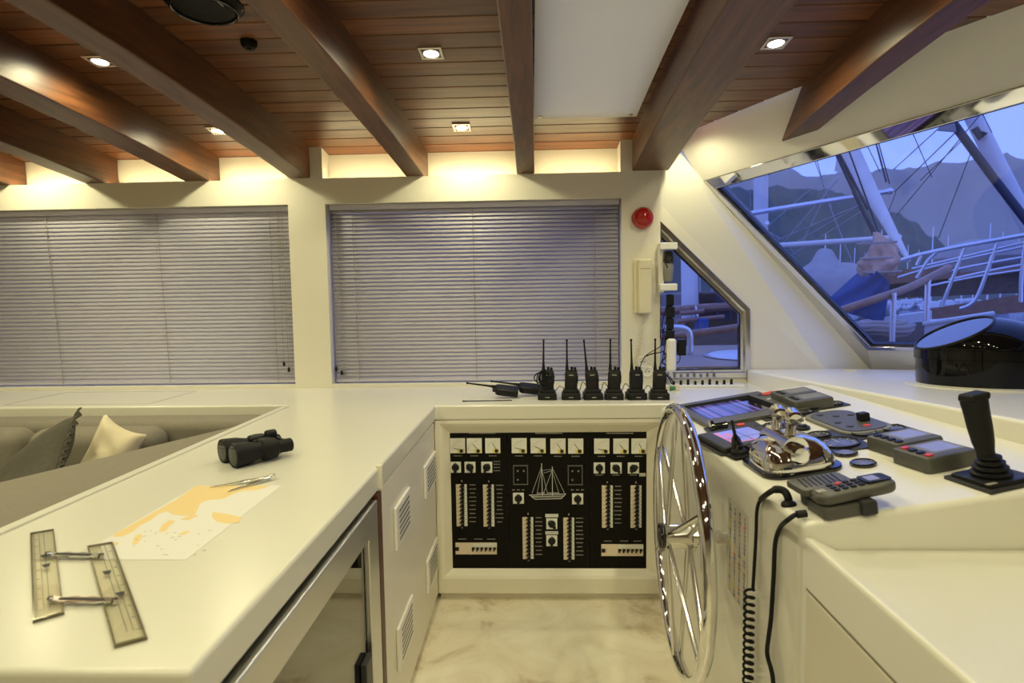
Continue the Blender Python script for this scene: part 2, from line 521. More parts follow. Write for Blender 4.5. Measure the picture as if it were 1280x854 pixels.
# raked pillar between the small window and the windshield
bL = WSp(1091, 466)
g = G()
A_ = V((.664, 3.0, 2.15))
offp = V((.03, .05, .03))
g.prism([T0 + V((0, 0, .04)), A_, c2t + V((-.008, 0, .006))], offp)
g.prism([T0, c2t + V((-.008, 0, .006)), c2e, bL], offp)
struct(g.build('wall_corner', 'gel', smooth=False))

# windshield wall: header, sill and the big opening
tl, bl = WSp(878, 226), WSp(1084, 437)
tr, br = along(tl, WSp(1280, 106), 2.35), along(bl, WSp(1280, 440), 2.55)
ot = along(T0, T1, 2.45); obr = along(bL, WSp(1280, 470), 2.75)
g = G()
off = WSn * .05
g.frame([T0 + V((0, 0, .05)), ot + V((0, 0, .05)), obr, bL], [tl, tr, br, bl], off)
g.prism([ot + V((0, 0, .05)), V((2.95, -.3, 2.3)), V((3.1, -.3, .85)), obr], (.05, .03, 0))
struct(g.build('wall_front', 'gel', angle=15))
# unseen rest of the room
g = G(); g.box(X0 - .05, X0, -2.5, 3.13, 0, 2.35); struct(g.build('wall_left', 'wall'))
g = G(); g.box(X0, 3.2, -2.55, -2.5, 0, 2.35); struct(g.build('wall_back', 'wall'))
g = G(); g.box(3.05, 3.1, -2.5, -.3, 0, 2.35); struct(g.build('wall_right', 'wall'))

# window frames and panes
def lerp(a, b, t): return a + (b - a) * t
def inset(poly, d):
    # inset a convex planar polygon by distance d
    n = len(poly); c = sum(poly, V((0, 0, 0))) / n
    nn = V((0, 0, 0))
    for i in range(n): nn += poly[i].cross(poly[(i + 1) % n])
    nn.normalize(); out = []
    dd = d if isinstance(d, (list, tuple)) else [d] * n
    lines = []
    for i in range(n):
        e = (poly[(i + 1) % n] - poly[i]).normalized(); m = nn.cross(e)
        if m.dot(c - poly[i]) < 0: m = -m
        lines.append((poly[i] + m * dd[i], e))
    for i in range(n):
        p, e = lines[i - 1]; q, f = lines[i]
        # intersection of two coplanar lines
        w = q - p; cr_ = e.cross(f); t = w.cross(f).dot(cr_) / cr_.length_squared
        out.append(p + e * t)
    return out
ws = [tl, tr, br, bl]
wf = struct(G().frame([p - WSn * .006 for p in ws], [p - WSn * .006 for p in inset(ws, [.060, .05, .022, .030])], WSn * .03).build('window_4', 'chrome', bevel=.004))
i1 = inset(ws, [.060, .05, .022, .030]); i2 = inset(ws, [.066, .06, .034, .046])
o = G().frame([p + WSn * .004 for p in i1], [p + WSn * .004 for p in i2], WSn * .02).build('gasket', 'gloss', wf); o['label'] = 'black rubber gasket'
G().prism([p + WSn * .012 for p in i1], WSn * .006).build('pane', 'glass', wf)

sw = hole
wf = struct(G().frame([p + V((0, -.012, 0)) for p in sw], [p + V((0, -.012, 0)) for p in inset(sw, [.030, .028, .030, .006])], (0, .04, 0)).build('window_3', 'chromesoft', bevel=.004))
j1 = inset(sw, [.030, .028, .030, .006]); j2 = inset(sw, [.042, .046, .050, .008]); j3 = inset(sw, [.047, .052, .056, .010])
G().frame([p + V((0, .004, 0)) for p in j1], [p + V((0, .004, 0)) for p in j2], (0, .03, 0)).build('inner_frame', 'chromesoft', wf, bevel=.003)
G().frame([p + V((0, .012, 0)) for p in j2], [p + V((0, .012, 0)) for p in j3], (0, .02, 0)).build('gasket', 'gloss', wf)
G().prism([p + V((0, .02, 0)) for p in j2], (0, .005, 0)).build('pane', 'glass', wf)

for n_, (a, b) in enumerate(WIN):
    p = [V((a, 3.09, WZ[0])), V((b, 3.09, WZ[0])), V((b, 3.09, WZ[1])), V((a, 3.09, WZ[1]))]
    w = struct(G().frame(p, inset(p, .03), (0, .03, 0)).build('window_%d' % (n_ + 1), 'steel'))
    G().prism([q + V((0, .012, 0)) for q in inset(p, .03)], (0, .005, 0)).build('pane', 'glass', w)

# ------------------------------------------------------------------ ceiling beams
BZ = 1.975
def endx(x, y): return onY(x, y, YW).x
def topx(x): 
    p = onC(x, 0, BZ); return p.x, p.y
bd = [  # label, bottom left end px, bottom right end px, slope of x per metre towards the camera
    ('varnished ceiling beam ending above the long blind, cut by the left picture edge', -2.84, -2.735, -.045),
    ('dark varnished ceiling beam, first full beam from the left over the sofa corner', endx(105, 221), endx(131, 223), -.045),
    ('glossy orange-brown ceiling beam between the two small lamps over the sofa', endx(230, 219), endx(262, 223), -.045),
    ('dark ceiling beam ending on the white pillar between the two blinds', endx(362, 218), endx(388, 217), -.048),
    ('ceiling beam left of the pair of downlights above the middle blind', endx(507, 218), endx(530, 216), -.055),
    ('ceiling beam along the left side of the white skylight blind', endx(646, 217), endx(668, 216), -.010),
    ('ceiling beam along the right side of the white skylight blind', endx(790, 213), endx(836, 211), -.002),
]
def beam(label, xl, xr, sl, yend, cut=False):
    g = G(); rows = 26; Y0 = -2.45
    def corner(x, top):
        def pt(Y):
            z = (CEIL0 + .012 if top else BZ) + camber(Y)
            return V((x + (sl * (YW - Y) if Y > .8 else sl * (YW - .8)), Y, z))
        ye = yend
        if cut:
            lo, hi = 0, 3.3
            for _ in range(40):
                m = (lo + hi) / 2
                if WSn.dot(pt(m)) > WSd: hi = m
                else: lo = m
            ye = lo - .004
        return [pt(Y0 + (ye - Y0) * i / rows) for i in range(rows + 1)]
    cs = [corner(xl, False), corner(xr, False), corner(xr, True), corner(xl, True)]
    vs = [c[i] for i in range(rows + 1) for c in cs]
    fs = []
    for i in range(rows):
        for j in range(4):
            j2 = (j + 1) % 4
            fs.append((i * 4 + j, (i + 1) * 4 + j, (i + 1) * 4 + j2, i * 4 + j2))
    fs += [(0, 1, 2, 3), (rows * 4 + 3, rows * 4 + 2, rows * 4 + 1, rows * 4)]
    g.add(vs, fs)
    o = g.build('ceiling_beam', 'beam', bevel=.006)
    tag(o, label, 'beam', 'ceiling beams', 'thing')
    return o
for i, (lb, xl, xr, sl) in enumerate(bd):
    beam(lb, xl, xr, sl, YW - .002 if i in (3, 6) else 3.10)
pl_, pr_ = onC(977, 178, BZ), onC(1022, 165, BZ)
beam('short-looking ceiling beam running into the white panel above the windshield', pl_.x, pr_.x, -.012, 2.6, True)

# ------------------------------------------------------------------ downlights
def lamp_light(x, y, k=1.0):
    z = CEIL0 + camber(y) - .012
    ld = bpy.data.lights.new('downlight_lamp', 'SPOT'); ld.energy = LAMP_W * k * 4; ld.color = LAMP_COL
    ld.spot_size = R(165); ld.spot_blend = .6; ld.shadow_soft_size = .028
    lo = bpy.data.objects.new('downlight_lamp', ld); COL.objects.link(lo)
    lo.location = (x, y, z - .006)
    return lo
dl = thing('downlight', 'small square downlight between beams at the far left of the ceiling', 'downlight', (0, 0, 0), group='ceiling downlights')
G().frame([V((a * .042, b * .042, 0)) for a, b in ((-1, -1), (1, -1), (1, 1), (-1, 1))], [V((a * .031, b * .031, 0)) for a, b in ((-1, -1), (1, -1), (1, 1), (-1, 1))], (0, 0, .012)).build('bezel', 'lampring', dl, bevel=.002)
G().lathe([(.0, -.0015), (.020, -.0010), (.0265, .002), (.0265, .010)], (0, 0, 0), n=28).build('lens', 'lamp', dl)
G().lathe([(.0262, .000), (.0300, -.002), (.0325, .002), (.0325, .010), (.0262, .010)], (0, 0, 0), n=28, cap=False).build('lens_ring', 'lampring', dl)
G().rrect(0, 0, .0315, .0315, .002, .006, .011).build('backing', 'beam', dl)
dls = [((125, 75), 'small square downlight, upper one left of the dark beam above the sofa'),
       ((272, 162), 'small square downlight, lower one left of the dark beam above the sofa'),
       ((539, 65), 'square downlight, upper of the pair above the middle blind'),
       ((577, 158), 'square downlight, lower of the pair nearest the middle blind'),
       ((970, 52), 'square downlight, upper one between skylight and windshield header'),
       ((858, 152), 'square downlight in the ceiling corner just above the white corner panel')]
for i, (q, lb) in enumerate(dls):
    p = onC(*q); ang = math.atan2(camber(p.y + .05) - camber(p.y - .05), .1)
    loc = (p.x, p.y, p.z - .008)
    if i == 0:
        dl.location = loc; dl.rotation_euler = (ang, 0, 0); dl['label'] = lb
    else:
        dup(dl, loc, (ang, 0, 0), lb)
    lamp_light(p.x, p.y, 1.0 if i != 5 else .8)
for x in (-2.55,):
    for y in (2.77, 2.1): lamp_light(x, y)
for x in (-2.55, -1.5, -.33, .85):
    for y in (1.4, .7, 0.0, -.7): lamp_light(x, y)

# ------------------------------------------------------------------ ceiling things
p0, p1 = .023, .487
g = G()
def hp(a, b, dz): 
    Y = 1.1 + (2.69 - 1.1) * b; return V((p0 + (p1 - p0) * a, Y, CEIL0 + camber(Y) - .006 + dz))
g.grid(lambda a, b: hp(a, b, -.012), 1, 16)
g.grid(lambda a, b: hp(1 - a, b, .0), 1, 16)
for a in (0, 1):
    g.grid(lambda t, b, a=a: hp(a, b, -.012 + .012 * (t if a == 0 else 1 - t)), 1, 16)
g.grid(lambda a, t: hp(1 - a, 1, -.012 + .012 * t), 1, 1)
t = thing('skylight_blind', 'white fabric blind covering the skylight between two beams', 'skylight blind', (.25, 2.0, 2.21))
g.build('blind_panel', 'hatch', t, world=True)
for x in (p0 + .03, p1 - .03):
    z = CEIL0 + camber(2.66) - .019
    G().lathe([(.008, -.003), (.009, 0), (.004, .002)], (x, 2.665, z)).build('eyelet', 'chrome', t, world=True)

p = onC(255, 4)
t = thing('ceiling_speaker', 'round black loudspeaker on the ceiling at the top picture edge', 'speaker', (p.x, p.y, p.z))
G().lathe([(0, -.022), (.06, -.022), (.095, -.018), (.112, -.004), (.114, .004)], (0, 0, 0), n=40).build('housing', 'board', t)
G().lathe([(.088, -.023), (.092, -.025), (.096, -.0235), (.092, -.018)], (0, 0, 0), n=40, cap=False).build('grille_ring', 'gloss', t)
G().box(.072, .076, -.06, -.03, -.027, -.020).build('badge', 'printdim', t)
p = onC(311, 52)
t = thing('smoke_detector', 'tiny round black detector on the planked ceiling', 'detector', (p.x, p.y, p.z))
G().lathe([(0, -.024), (.018, -.023), (.026, -.014), (.028, .003)], n=24).build('housing', 'board', t)
G().lathe([(0, -.030), (.008, -.029), (.010, -.020)], n=16).build('sensor_tip', 'black', t)

# ------------------------------------------------------------------ venetian blinds
def blind(label, x0, x1, tilt, cords, wand_x, tas, jitter):
    t = thing('venetian_blind', label, 'blind', ((x0 + x1) / 2, 3.045, WZ[0]), group='venetian blinds')
    yb = 3.047; z0 = WZ[0] + .012; z1 = WZ[1] - .002
    G().box(x0, x1, yb - .018, yb + .018, z1 - .026, z1).build('headrail', 'blind', t, bevel=.002, world=True)
    G().box(x0 + .002, x1 - .002, yb - .012, yb + .012, z0 - .006, z0 + .008).build('bottom_rail', 'blind', t, bevel=.003, world=True)
    pit = .0208; n = int((z1 - z0 - .05) / pit) + 1
    g = G()
    rnd = random.Random(3)
    for k in range(n):
        zc = z1 - .036 - (z1 - z0 - .05) * (n - 1 - k) / (n - 1)
        frac = k / n
        a = tilt + jitter * max(0, frac - .35) * 18 + rnd.uniform(-1.2, 1.2)
        a = R(a); hw = .0128
        vs = []
        m = 5
        for x in (x0 + .003, x1 - .003):
            for i in range(m):
                s_ = -1 + 2 * i / (m - 1)
                bow = .0022 * (1 - s_ * s_)
                # s=-1: room side edge (low), s=+1: window side edge (high)
                yy = yb + s_ * hw * math.cos(a) - bow * math.sin(a)
                zz = zc + s_ * hw * math.sin(a) + bow * math.cos(a)
                vs.append(V((x, yy, zz)))
        g.add(vs, [(i, i + 1, m + i + 1, m + i) for i in range(m - 1)])
    sl = g.build('slats', 'blind', t, world=True, angle=60)
    sm = sl.modifiers.new('thick', 'SOLIDIFY'); sm.thickness = .0006
    for cx, dx in cords:
        gg = G()
        gg.tube([V((cx + dx * (i / 8), yb - .0145 + (.0012 if i % 2 else 0), z1 - .02 - (z1 - z0 - .02) * i / 8)) for i in range(9)], .0014, 6)
        gg.build('ladder_cord', 'cord', t, world=True)
    G().tube([V((wand_x, yb - .022, z1 - .03)), V((wand_x + .004, yb - .024, z1 - .25)), V((wand_x + .008, yb - .022, z1 - .55))], .0032, 8).build('tilt_wand', 'acrylic', t, world=True)
    for (tx, tz) in tas:
        gg = G(); gg.tube([V((tx, yb - .02, z1 - .03)), V((tx + .002, yb - .02, tz))], .0010, 6)
        c = gg.build('pull_cord', 'cord', t, world=True)
        G().lathe([(.002, .012), (.0055, .009), (.007, -.009), (.004, -.013)], (tx + .002, yb - .02, tz - .012), n=12).build('tassel', 'black', c, world=True)
    return t
b1 = [(onY(55, 265, 3.03).x, onY(79, 484, 3.03).x), (onY(195, 262, 3.03).x, onY(213, 484, 3.03).x), (onY(335, 260, 3.03).x, onY(348, 484, 3.03).x)]
blind('long closed grey venetian blind behind the sofa', WIN[0][0] + .004, WIN[0][1] - .006, 75, [(a, b - a) for a, b in b1], onY(350, 300, 3.03).x,
      [(onY(355, 457, 3.03).x, onY(355, 452, 3.03).z), (onY(361, 464, 3.03).x, onY(361, 459, 3.03).z)], 0)
b2 = [(onY(439, 255, 3.03).x, onY(449, 478, 3.03).x), (onY(590, 252, 3.03).x, onY(596, 478, 3.03).x), (onY(744, 250, 3.03).x, onY(745, 470, 3.03).x)]
blind('grey venetian blind with thin gaps behind the two-way radios', WIN[1][0] + .010, WIN[1][1] - .006, 70, [(a, b - a) for a, b in b2], onY(423, 300, 3.03).x,
      [(onY(420, 462, 3.03).x, onY(420, 458, 3.03).z), (onY(427, 467, 3.03).x, onY(427, 463, 3.03).z)], -1)

# ================================================================== COUNTERS
ZT = .875
t = thing('worktop', 'cream white worktop running under the blinds and out beside the sofa', 'worktop', (-.75, 1.6, ZT))
g = G()
poly = [(X0, 2.50), (-1.085, 2.50), (-1.085, .668), (-.428, .668), (-.420, 2.455), (1.45, 2.455), (1.45, 3.055), (.668, 3.055), (.668, 2.998), (X0, 2.998)]
g.prism([V((x, y, ZT)) for x, y in poly], (0, 0, -.065))
g.build('slab', 'top', t, bevel=.009, world=True, seg=3)
G().box(-1.088, -1.062, .67, 2.46, ZT - .002, ZT + .006).build('edge_lip', 'top', t, bevel=.003, world=True)
p = onX(468, 592, -.424)
G().box(-.431, -.414, 1.535, 1.552, ZT - .062, ZT + .006).build('joint_clip', 'cream', t, bevel=.003, world=True)
h1, h2 = onZ(17, 504, ZT), onZ(195, 503, ZT)
G().frame([V((h1.x, 2.56, ZT)), V((h2.x, 2.56, ZT)), V((h2.x, 2.93, ZT)), V((h1.x, 2.93, ZT))], [V((h1.x + .004, 2.564, ZT)), V((h2.x - .004, 2.564, ZT)), V((h2.x - .004, 2.926, ZT)), V((h1.x + .004, 2.926, ZT))], (0, 0, .0006)).build('locker_lid_groove', 'groove', t, world=True)

# cabinet with four louvre vents
t = thing('vent_cabinet', 'white cabinet with four louvred vents between fridge and switchboard', 'cabinet', (-.75, 2.0, 0))
G().box(-1.08, -.432, 1.545, 2.95, .03, ZT - .066).build('carcass', 'cream', t, bevel=.003, world=True)
G().box(-1.08, -.436, 1.545, 2.44, 0, .03).build('plinth', 'cream', t, world=True)
G().box(-.4322, -.4245, 1.556, 2.44, .04, ZT - .070).build('side_panel', 'cream', t, bevel=.003, world=True)
vents = [[(530.7, 582), (543.8, 568.6), (543.8, 610), (530.7, 620)], [(493, 634), (511.7, 612), (511.7, 660), (493.8, 680.7)],
         [(533, 698), (546.5, 678), (546.5, 712), (534, 736)], [(497, 784), (515.5, 745.5), (515, 798), (497, 825)]]
vb = [(2.17, 2.41, .560, .690), (1.685, 1.89, .570, .705), (2.17, 2.41, .178, .312), (1.675, 1.89, .190, .330)]
for (ya, yb_, za, zb) in vb:
    g = G(); g.box(-.4245, -.4135, ya, yb_, za, zb)
    v = g.build('vent', 'white', t, bevel=.005, world=True, seg=3)
    g = G(); n = 6
    for i in range(n):
        z = za + .024 + (zb - za - .048) * i / (n - 1)
        g.box(-.4136, -.4128, ya + .035, yb_ - .025, z - .0042, z + .0042)
    g.build('slit_strips', 'lgrey', v, world=True)  # grey strips on the solid plate imitate shade in the vent slits

# glass door fridge
t = thing('wine_fridge', 'steel framed glass door fridge under the worktop', 'fridge', (-.75, 1.1, 0))
G().box(-1.07, -.470, .70, 1.525, .04, ZT - .070).build('body', 'dkgrey', t, bevel=.003, world=True)
G().box(-.50, -.4195, 1.506, 1.543, .0, ZT - .068).build('side_strip', 'brownwood', t, world=True)
dy0, dy1, dz0, dz1 = .66, 1.498, .10, ZT - .076
fx = -.440
op = [V((fx, dy0, dz0)), V((fx, dy1, dz0)), V((fx, dy1, dz1)), V((fx, dy0, dz1))]
ip = [V((fx, dy0 + .10, dz0 + .09)), V((fx, dy1 - .088, dz0 + .09)), V((fx, dy1 - .088, dz1 - .075)), V((fx, dy0 + .10, dz1 - .075))]
d = G().frame(op, ip, (.022, 0, 0)).build('door', 'steel', t, bevel=.004, world=True)
ip2 = [V((fx, p.y + s1 * .012, p.z + s2 * .012)) for p, s1, s2 in zip(ip, (1, -1, -1, 1), (1, 1, -1, -1))]
G().frame([p + V((.004, 0, 0)) for p in ip], [p + V((.004, 0, 0)) for p in ip2], (.008, 0, 0)).build('door_seal', 'gloss', d, world=True)
G().prism([p + V((.006, 0, 0)) for p in ip], (.004, 0, 0)).build('door_glass', 'fridgeglass', d, world=True)
G().box(fx + .010, fx + .026, dy1 - .16, dy1 - .106, .20, .44).build('door_handle', 'dkgrey', d, bevel=.004, world=True)
for z in (.28, .50, .66):
    G().box(-1.0, -.475, .72, 1.49, z, z + .012).build('shelf', 'steel', t, world=True)
G().box(-.472, -.468, .71, 1.50, .06, ZT - .075).build('liner', 'lgrey', t, world=True)

# switchboard housing under the far worktop
YF = 2.452
t = thing('switchboard_cabinet', 'white moulded cabinet framing the black switchboard', 'cabinet', (.1, 2.6, 0))
def F_(x, y, Y=YF): return onY(x, y, Y)
ox0, ox1 = -.405, .565
oz0, oz1 = F_(690, 724).z, F_(690, 529).z
ix0, ix1 = onY(564, 620, 2.487).x, onY(808, 620, 2.487).x
iz0, iz1 = onY(690, 710.5, 2.487).z, onY(690, 540.5, 2.487).z
O = [V((ox0, YF, oz0)), V((ox1, YF, oz0)), V((ox1, YF, oz1)), V((ox0, YF, oz1))]
OO = [V((-.425, YF, .035)), V((1.4, YF, .035)), V((1.4, YF, ZT - .066)), V((-.425, YF, ZT - .066))]
G().frame(OO, O, (0, .03, 0)).build('face_panel', 'cream', t, world=True)
mid = [V((x, YF + .006, z)) for x, z in ((ox0 + .012, oz0 + .012), (ox1 - .012, oz0 + .012), (ox1 - .012, oz1 - .012), (ox0 + .012, oz1 - .012))]
inn = [V((ix0, 2.486, iz0)), V((ix1, 2.486, iz0)), V((ix1, 2.486, iz1)), V((ix0, 2.486, iz1))]
g = G()
g.frame(O, mid, (0, .02, 0)); 
vs = mid + inn
g.add(vs, [(i, (i + 1) % 4, 4 + (i + 1) % 4, 4 + i) for i in range(4)])
g.build('moulding', 'cream', t, world=True)
G().box(-.42, 1.4, YF + .03, YF + .05, 0, .05).build('plinth', 'cream', t, world=True)
G().box(-.42, 1.4, 2.53, 2.95, .04, ZT - .066).build('carcass', 'cream', t, world=True)

# ------------------------------------------------------------------ the switchboard
YB = 2.4885
sb = thing('switchboard', 'black electrical switchboard with meters, rotary switches and breakers', 'switchboard', ((ix0 + ix1) / 2, YB, iz0))
def B_(x, y): 
    p = onY(x, y, YB); return p
xs = [ix0 - .01, B_(634.8, 620).x, B_(736.8, 620).x, ix1 + .01]
for a, b in zip(xs[:-1], xs[1:]):
    G().box(a + .0012, b - .0012, YB, YB + .01, iz0 - .01, iz1 + .01).build('panel', 'board', sb, bevel=.001, world=True)
PPM = 720 / 2.49
def sbox(g, cx, cy, w, h, d0, d1, m=0):
    p = B_(cx, cy); w = w / PPM / 2; h = h / PPM / 2
    x0, x1 = max(p.x - w, ix0 + .0005), min(p.x + w, ix1 - .0005)
    g.box(x0, x1, YB - d1, YB - d0, p.z - h, p.z + h, m)
meters = [(572.2, 557, .05), (593, 557, .55), (616, 557, .68), (649, 557, .10), (672.6, 557, .25), (697.4, 557.5, .62), (719.5, 557.5, .58), (752, 557.5, .02), (776, 557.5, .55), (798.6, 557.5, .68)]
for cx, cy, v in meters:
    g = G(); sbox(g, cx, cy, 19.2, 19.2, 0, .007)
    m = g.build('meter', 'meter', sb, bevel=.001, world=True)
    p = B_(cx + 4.8, cy + 6.3)
    if p.x < ix1 - .008:
        G().lathe([(.0082, 0), (.0082, .0025), (.004, .003)], (p.x, YB - .007, p.z), (0, -1, 0), n=14).build('meter_knob', 'gloss', m, world=True)
    q = B_(cx + 4.5, cy + 5.0); a = R(172 - 78 * v)
    L = .034
    e_ = V((q.x + L * math.cos(a), 0, q.z + L * math.sin(a)))
    if e_.x < ix0 + .001: e_.x = ix0 + .001
    g = G()
    if q.x < ix1: g.tube([V((q.x, YB - .0075, q.z)), V((e_.x, YB - .0075, e_.z))], .0013, 5); g.build('needle', 'ink', m, world=True)
    g = G(); sbox(g, cx + 4.0, cy + 6.4, 9, 5.4, .007, .0073); g.build('meter_strip', 'yellow', m, world=True)
    g = G()
    for i in range(9):
        a = R(172 - 78 * i / 8); r0 = .040
        x_, z_ = q.x + r0 * math.cos(a), q.z + r0 * math.sin(a)
        if ix0 + .002 < x_ < ix1 - .002: g.obox((x_, YB - .0073, z_), ((math.cos(a), 0, math.sin(a)), (0, 1, 0), (-math.sin(a), 0, math.cos(a))), (.0022, .0003, .0006))
    if g.v: g.build('scale', 'printdim', m, world=True)
rot = [(569.5, 584, 90), (587.6, 584, 60), (608.5, 584, 120), (648, 622.7, 90), (722, 623.5, 90), (749, 585, 90), (770, 585, 50), (791.6, 585, 140), (689.7, 654.6, 45), (689.7, 675.8, 95)]
for cx, cy, a in rot:
    g = G(); sbox(g, cx, cy, 14, 14, 0, .005)
    m = g.build('rotary_switch', 'meter', sb, bevel=.001, world=True)
    p = B_(cx, cy); a = R(a)
    if p.x > ix0 + .016:
        g = G(); g.lathe([(.017, 0), (.016, .006), (.012, .009), (0, .0095)], (p.x, YB - .005, p.z), (0, -1, 0), n=18)
        g.obox((p.x, YB - .018, p.z), ((math.cos(a), 0, -math.sin(a)), (0, 1, 0), (math.sin(a), 0, math.cos(a))), (.020, .010, .0055))
        g.build('knob', 'black', m, bevel=.001, world=True)
    else:
        G().box(ix0 + .0005, ix0 + .017, YB - .016, YB - .005, p.z - .012, p.z + .012).build('knob', 'black', m, bevel=.003, world=True)
for cx, cy in ((689.7, 644.6), (689.7, 666)):
    g = G(); sbox(g, cx, cy, 16.5, 4.2, 0, .003); g.build('name_plate', 'print', sb, world=True)
cols = [(577.3, 631.3), (611, 631.7), (660, 672.3), (711, 673), (759, 633), (794.8, 633)]
for cx, cy in cols:
    n = 11; w = 13.6; h = 54.6
    g = G(); sbox(g, cx - 3.3, cy, 7.0, h, 0, .008); sbox(g, cx + 4.6, cy, 4.4, h, 0, .006, 1)
    bs = g.build('breaker_strip', ['breaker', 'breakerlab'], sb, bevel=.0005, world=True)
    g = G()
    for i in range(n):
        y = cy - h / 2 + h * (i + .5) / n
        sbox(g, cx + 1.3, y, 4.4, 3.0, .004, .013); sbox(g, cx - .8, y + 1.2, 3.2, 1.5, .004, .0135)
    g.build('toggles', 'black', bs, world=True)
    g = G()
    for i in range(1, n):
        y = cy - h / 2 + h * i / n
        sbox(g, cx - 3.3, y, 7.0, .4, .008, .0084); sbox(g, cx + 4.6, y, 4.4, .4, .006, .0064)
    g.build('divisions', 'printdim', bs, world=True)
    g = G(); sbox(g, cx, cy - h / 2 - 2.6, 1.6, 2.2, 0, .003); sbox(g, cx + .5, cy + h / 2 + 1.0, 2.0, 1.6, 0, .003)
    g.build('end_stop', 'printdim', bs, world=True)
for cx, cy in ((595.3, 685.2), (777.5, 687.2)):
    g = G(); sbox(g, cx, cy, 53, 14.6, 0, .009); sbox(g, cx + 11, cy - 4.6, 31, 5.2, .009, .0093, 1)
    bs = g.build('breaker_row', ['breaker', 'breakerlab'], sb, bevel=.0006, world=True)
    g = G(); sbox(g, cx - 23.5, cy, 4.6, 4.6, .006, .012)
    for i in range(6): 
        x = cx - 3.4 + 5.3 * i
        sbox(g, x, cy - .6, 3.6, 2.6, .006, .014); sbox(g, x - .6, cy + 1.6, 1.8, 2.4, .006, .0145)
    sbox(g, cx - 7.2, cy + 7.8, 2.0, 2.0, .0, .010)
    g.build('toggles', 'black', bs, world=True)
for cx, cy in ((650.7, 593.8), (719, 594)):
    p = B_(cx, cy); w, h = 19.5 / PPM / 2, 26.6 / PPM / 2
    q = [V((p.x - w, YB, p.z - h)), V((p.x + w, YB, p.z - h)), V((p.x + w, YB, p.z + h)), V((p.x - w, YB, p.z + h))]
    r_ = [V((p.x - w * .84, YB, p.z - h * .86)), V((p.x + w * .84, YB, p.z - h * .86)), V((p.x + w * .84, YB, p.z + h * .86)), V((p.x - w * .84, YB, p.z + h * .86))]
    f_ = G().frame(q, r_, (0, -.004, 0)).build('relay_window', 'dkgrey', sb, bevel=.001, world=True); f_['label'] = 'grey framed relay window'
    g = G(); 
    g.frame([lerp(a, b, .55) + V((0, -.0041, 0)) for a, b in zip(q, r_)], [lerp(a, b, .75) + V((0, -.0041, 0)) for a, b in zip(q, r_)], (0, -.0004, 0))
    for dx, dy in ((-3.5, -5), (4, -5), (-3.5, 6)): sbox(g, cx + dx, cy + dy, 1.8, 1.8, 0, .003)
    g.build('indicator_marks', 'printdim', f_, world=True)
# the line drawing of a two-masted ship
def sp(x, y): p = onY(560 + x / 4.496, 530 + y / 4.496, YB); return V((p.x, YB - .0006, p.z))
g = G()
for a, b, r_ in [((526, 222), (530, 402), .0016), ((586, 240), (587, 402), .0016), ((526, 240), (472, 390), .0008), ((526, 250), (500, 395), .0007), ((526, 250), (560, 398), .0008),
               ((587, 255), (535, 395), .0008), ((587, 250), (655, 390), .0008), ((587, 270), (625, 395), .0007), ((587, 262), (540, 275), .0007), ((526, 262), (587, 255), .0006),
               ((455, 400), (664, 394), .0014), ((470, 408), (655, 404), .0012), ((490, 424), (636, 420), .0014), ((462, 402), (490, 424), .0012), ((660, 396), (636, 420), .0012), ((500, 390), (545, 388), .0014), ((560, 388), (620, 388), .0012), ((470, 414), (640, 412), .0008)]:
    g.tube([sp(*a), sp(*b)], r_, 5)
g.build('ship_drawing', 'print', sb, world=True)
# small printed lettering beside breakers, under meters and as panel titles
rnd = random.Random(11)
def textline(g, cx, cy, w, h=1.3):
    x = cx - w / 2
    while x < cx + w / 2:
        l = rnd.uniform(1.0, 2.6)
        l = min(l, cx + w / 2 - x)
        p0_ = B_(x + l / 2, cy)
        if ix0 + .003 < p0_.x < ix1 - .003: sbox(g, x + l / 2, cy, l, h, -.0002, .0004)
        x += l + .5
g = G()
for cx, cy in cols:
    for i in range(10): 
        y = cy - 25 + 5.1 * i
        if cx < 780: textline(g, cx + 13.5, y, rnd.uniform(6, 10), 1.1)
for cx, cy, v in meters: textline(g, cx, cy + 13, 10, 1.0)
for cx, cy in ((603, 538.5), (686, 538.5), (775, 538.5)): textline(g, cx, cy + 3.2, 34, 1.4)
for cx, cy in ((621, 577), (621, 580.5), (621, 584.5), (621, 588.5)): textline(g, cx, cy, 8, .9)
for cx, cy in ((578, 674), (598, 674), (614, 674), (760, 676.5), (780, 676.5), (797, 676.5)): textline(g, cx, cy, 10, 1.1)
for cx in (642, 648, 654, 715.5, 722, 728): textline(g, cx, 612.5, 3.5, 1.2)
for cx, cy, a in rot[5:8]: textline(g, cx, cy + 9, 9, 1.0)
g.build('lettering', 'printdim', sb, world=True)
g = G(); sbox(g, 803, 593.5, 8, 4.2, 0, .001); g.build('paper_label', 'print', sb, world=True)

# ================================================================== HELM
CTT = .148
tilt = math.atan(CTT)
CX, CZ = .532, .875
def CT(x, y, h=0.0):
    n = V((-CTT, 0, 1)).normalized()
    return onplane(x, y, n, n.dot(V((CX, 0, CZ))) + h)
def CP(X, Y, h=0.0):
    n = V((-CTT, 0, 1)).normalized()
    return V((X, Y, CZ + CTT * (X - CX))) + n * h
def crot(yaw_deg=0.0):
    return tuple((Matrix.Rotation(-tilt, 3, 'Y') @ Matrix.Rotation(R(yaw_deg), 3, 'Z')).to_euler())
def LP(x, y): 
    return onplane(x, y, (0, .048, 1), .968 + .048 * 2.53)
l0, l1 = LP(982, 471), LP(1280, 526)
def lz(Y): return .968 + .048 * (2.53 - Y)
lf = l0 + (l1 - l0) * ((l0.y - .9) / (l0.y - l1.y))
lff = l0 + (l1 - l0) * ((l0.y - 3.05) / (l0.y - l1.y))
def xr_(Y): return l0.x + (l1.x - l0.x) * (l0.y - Y) / (l0.y - l1.y)

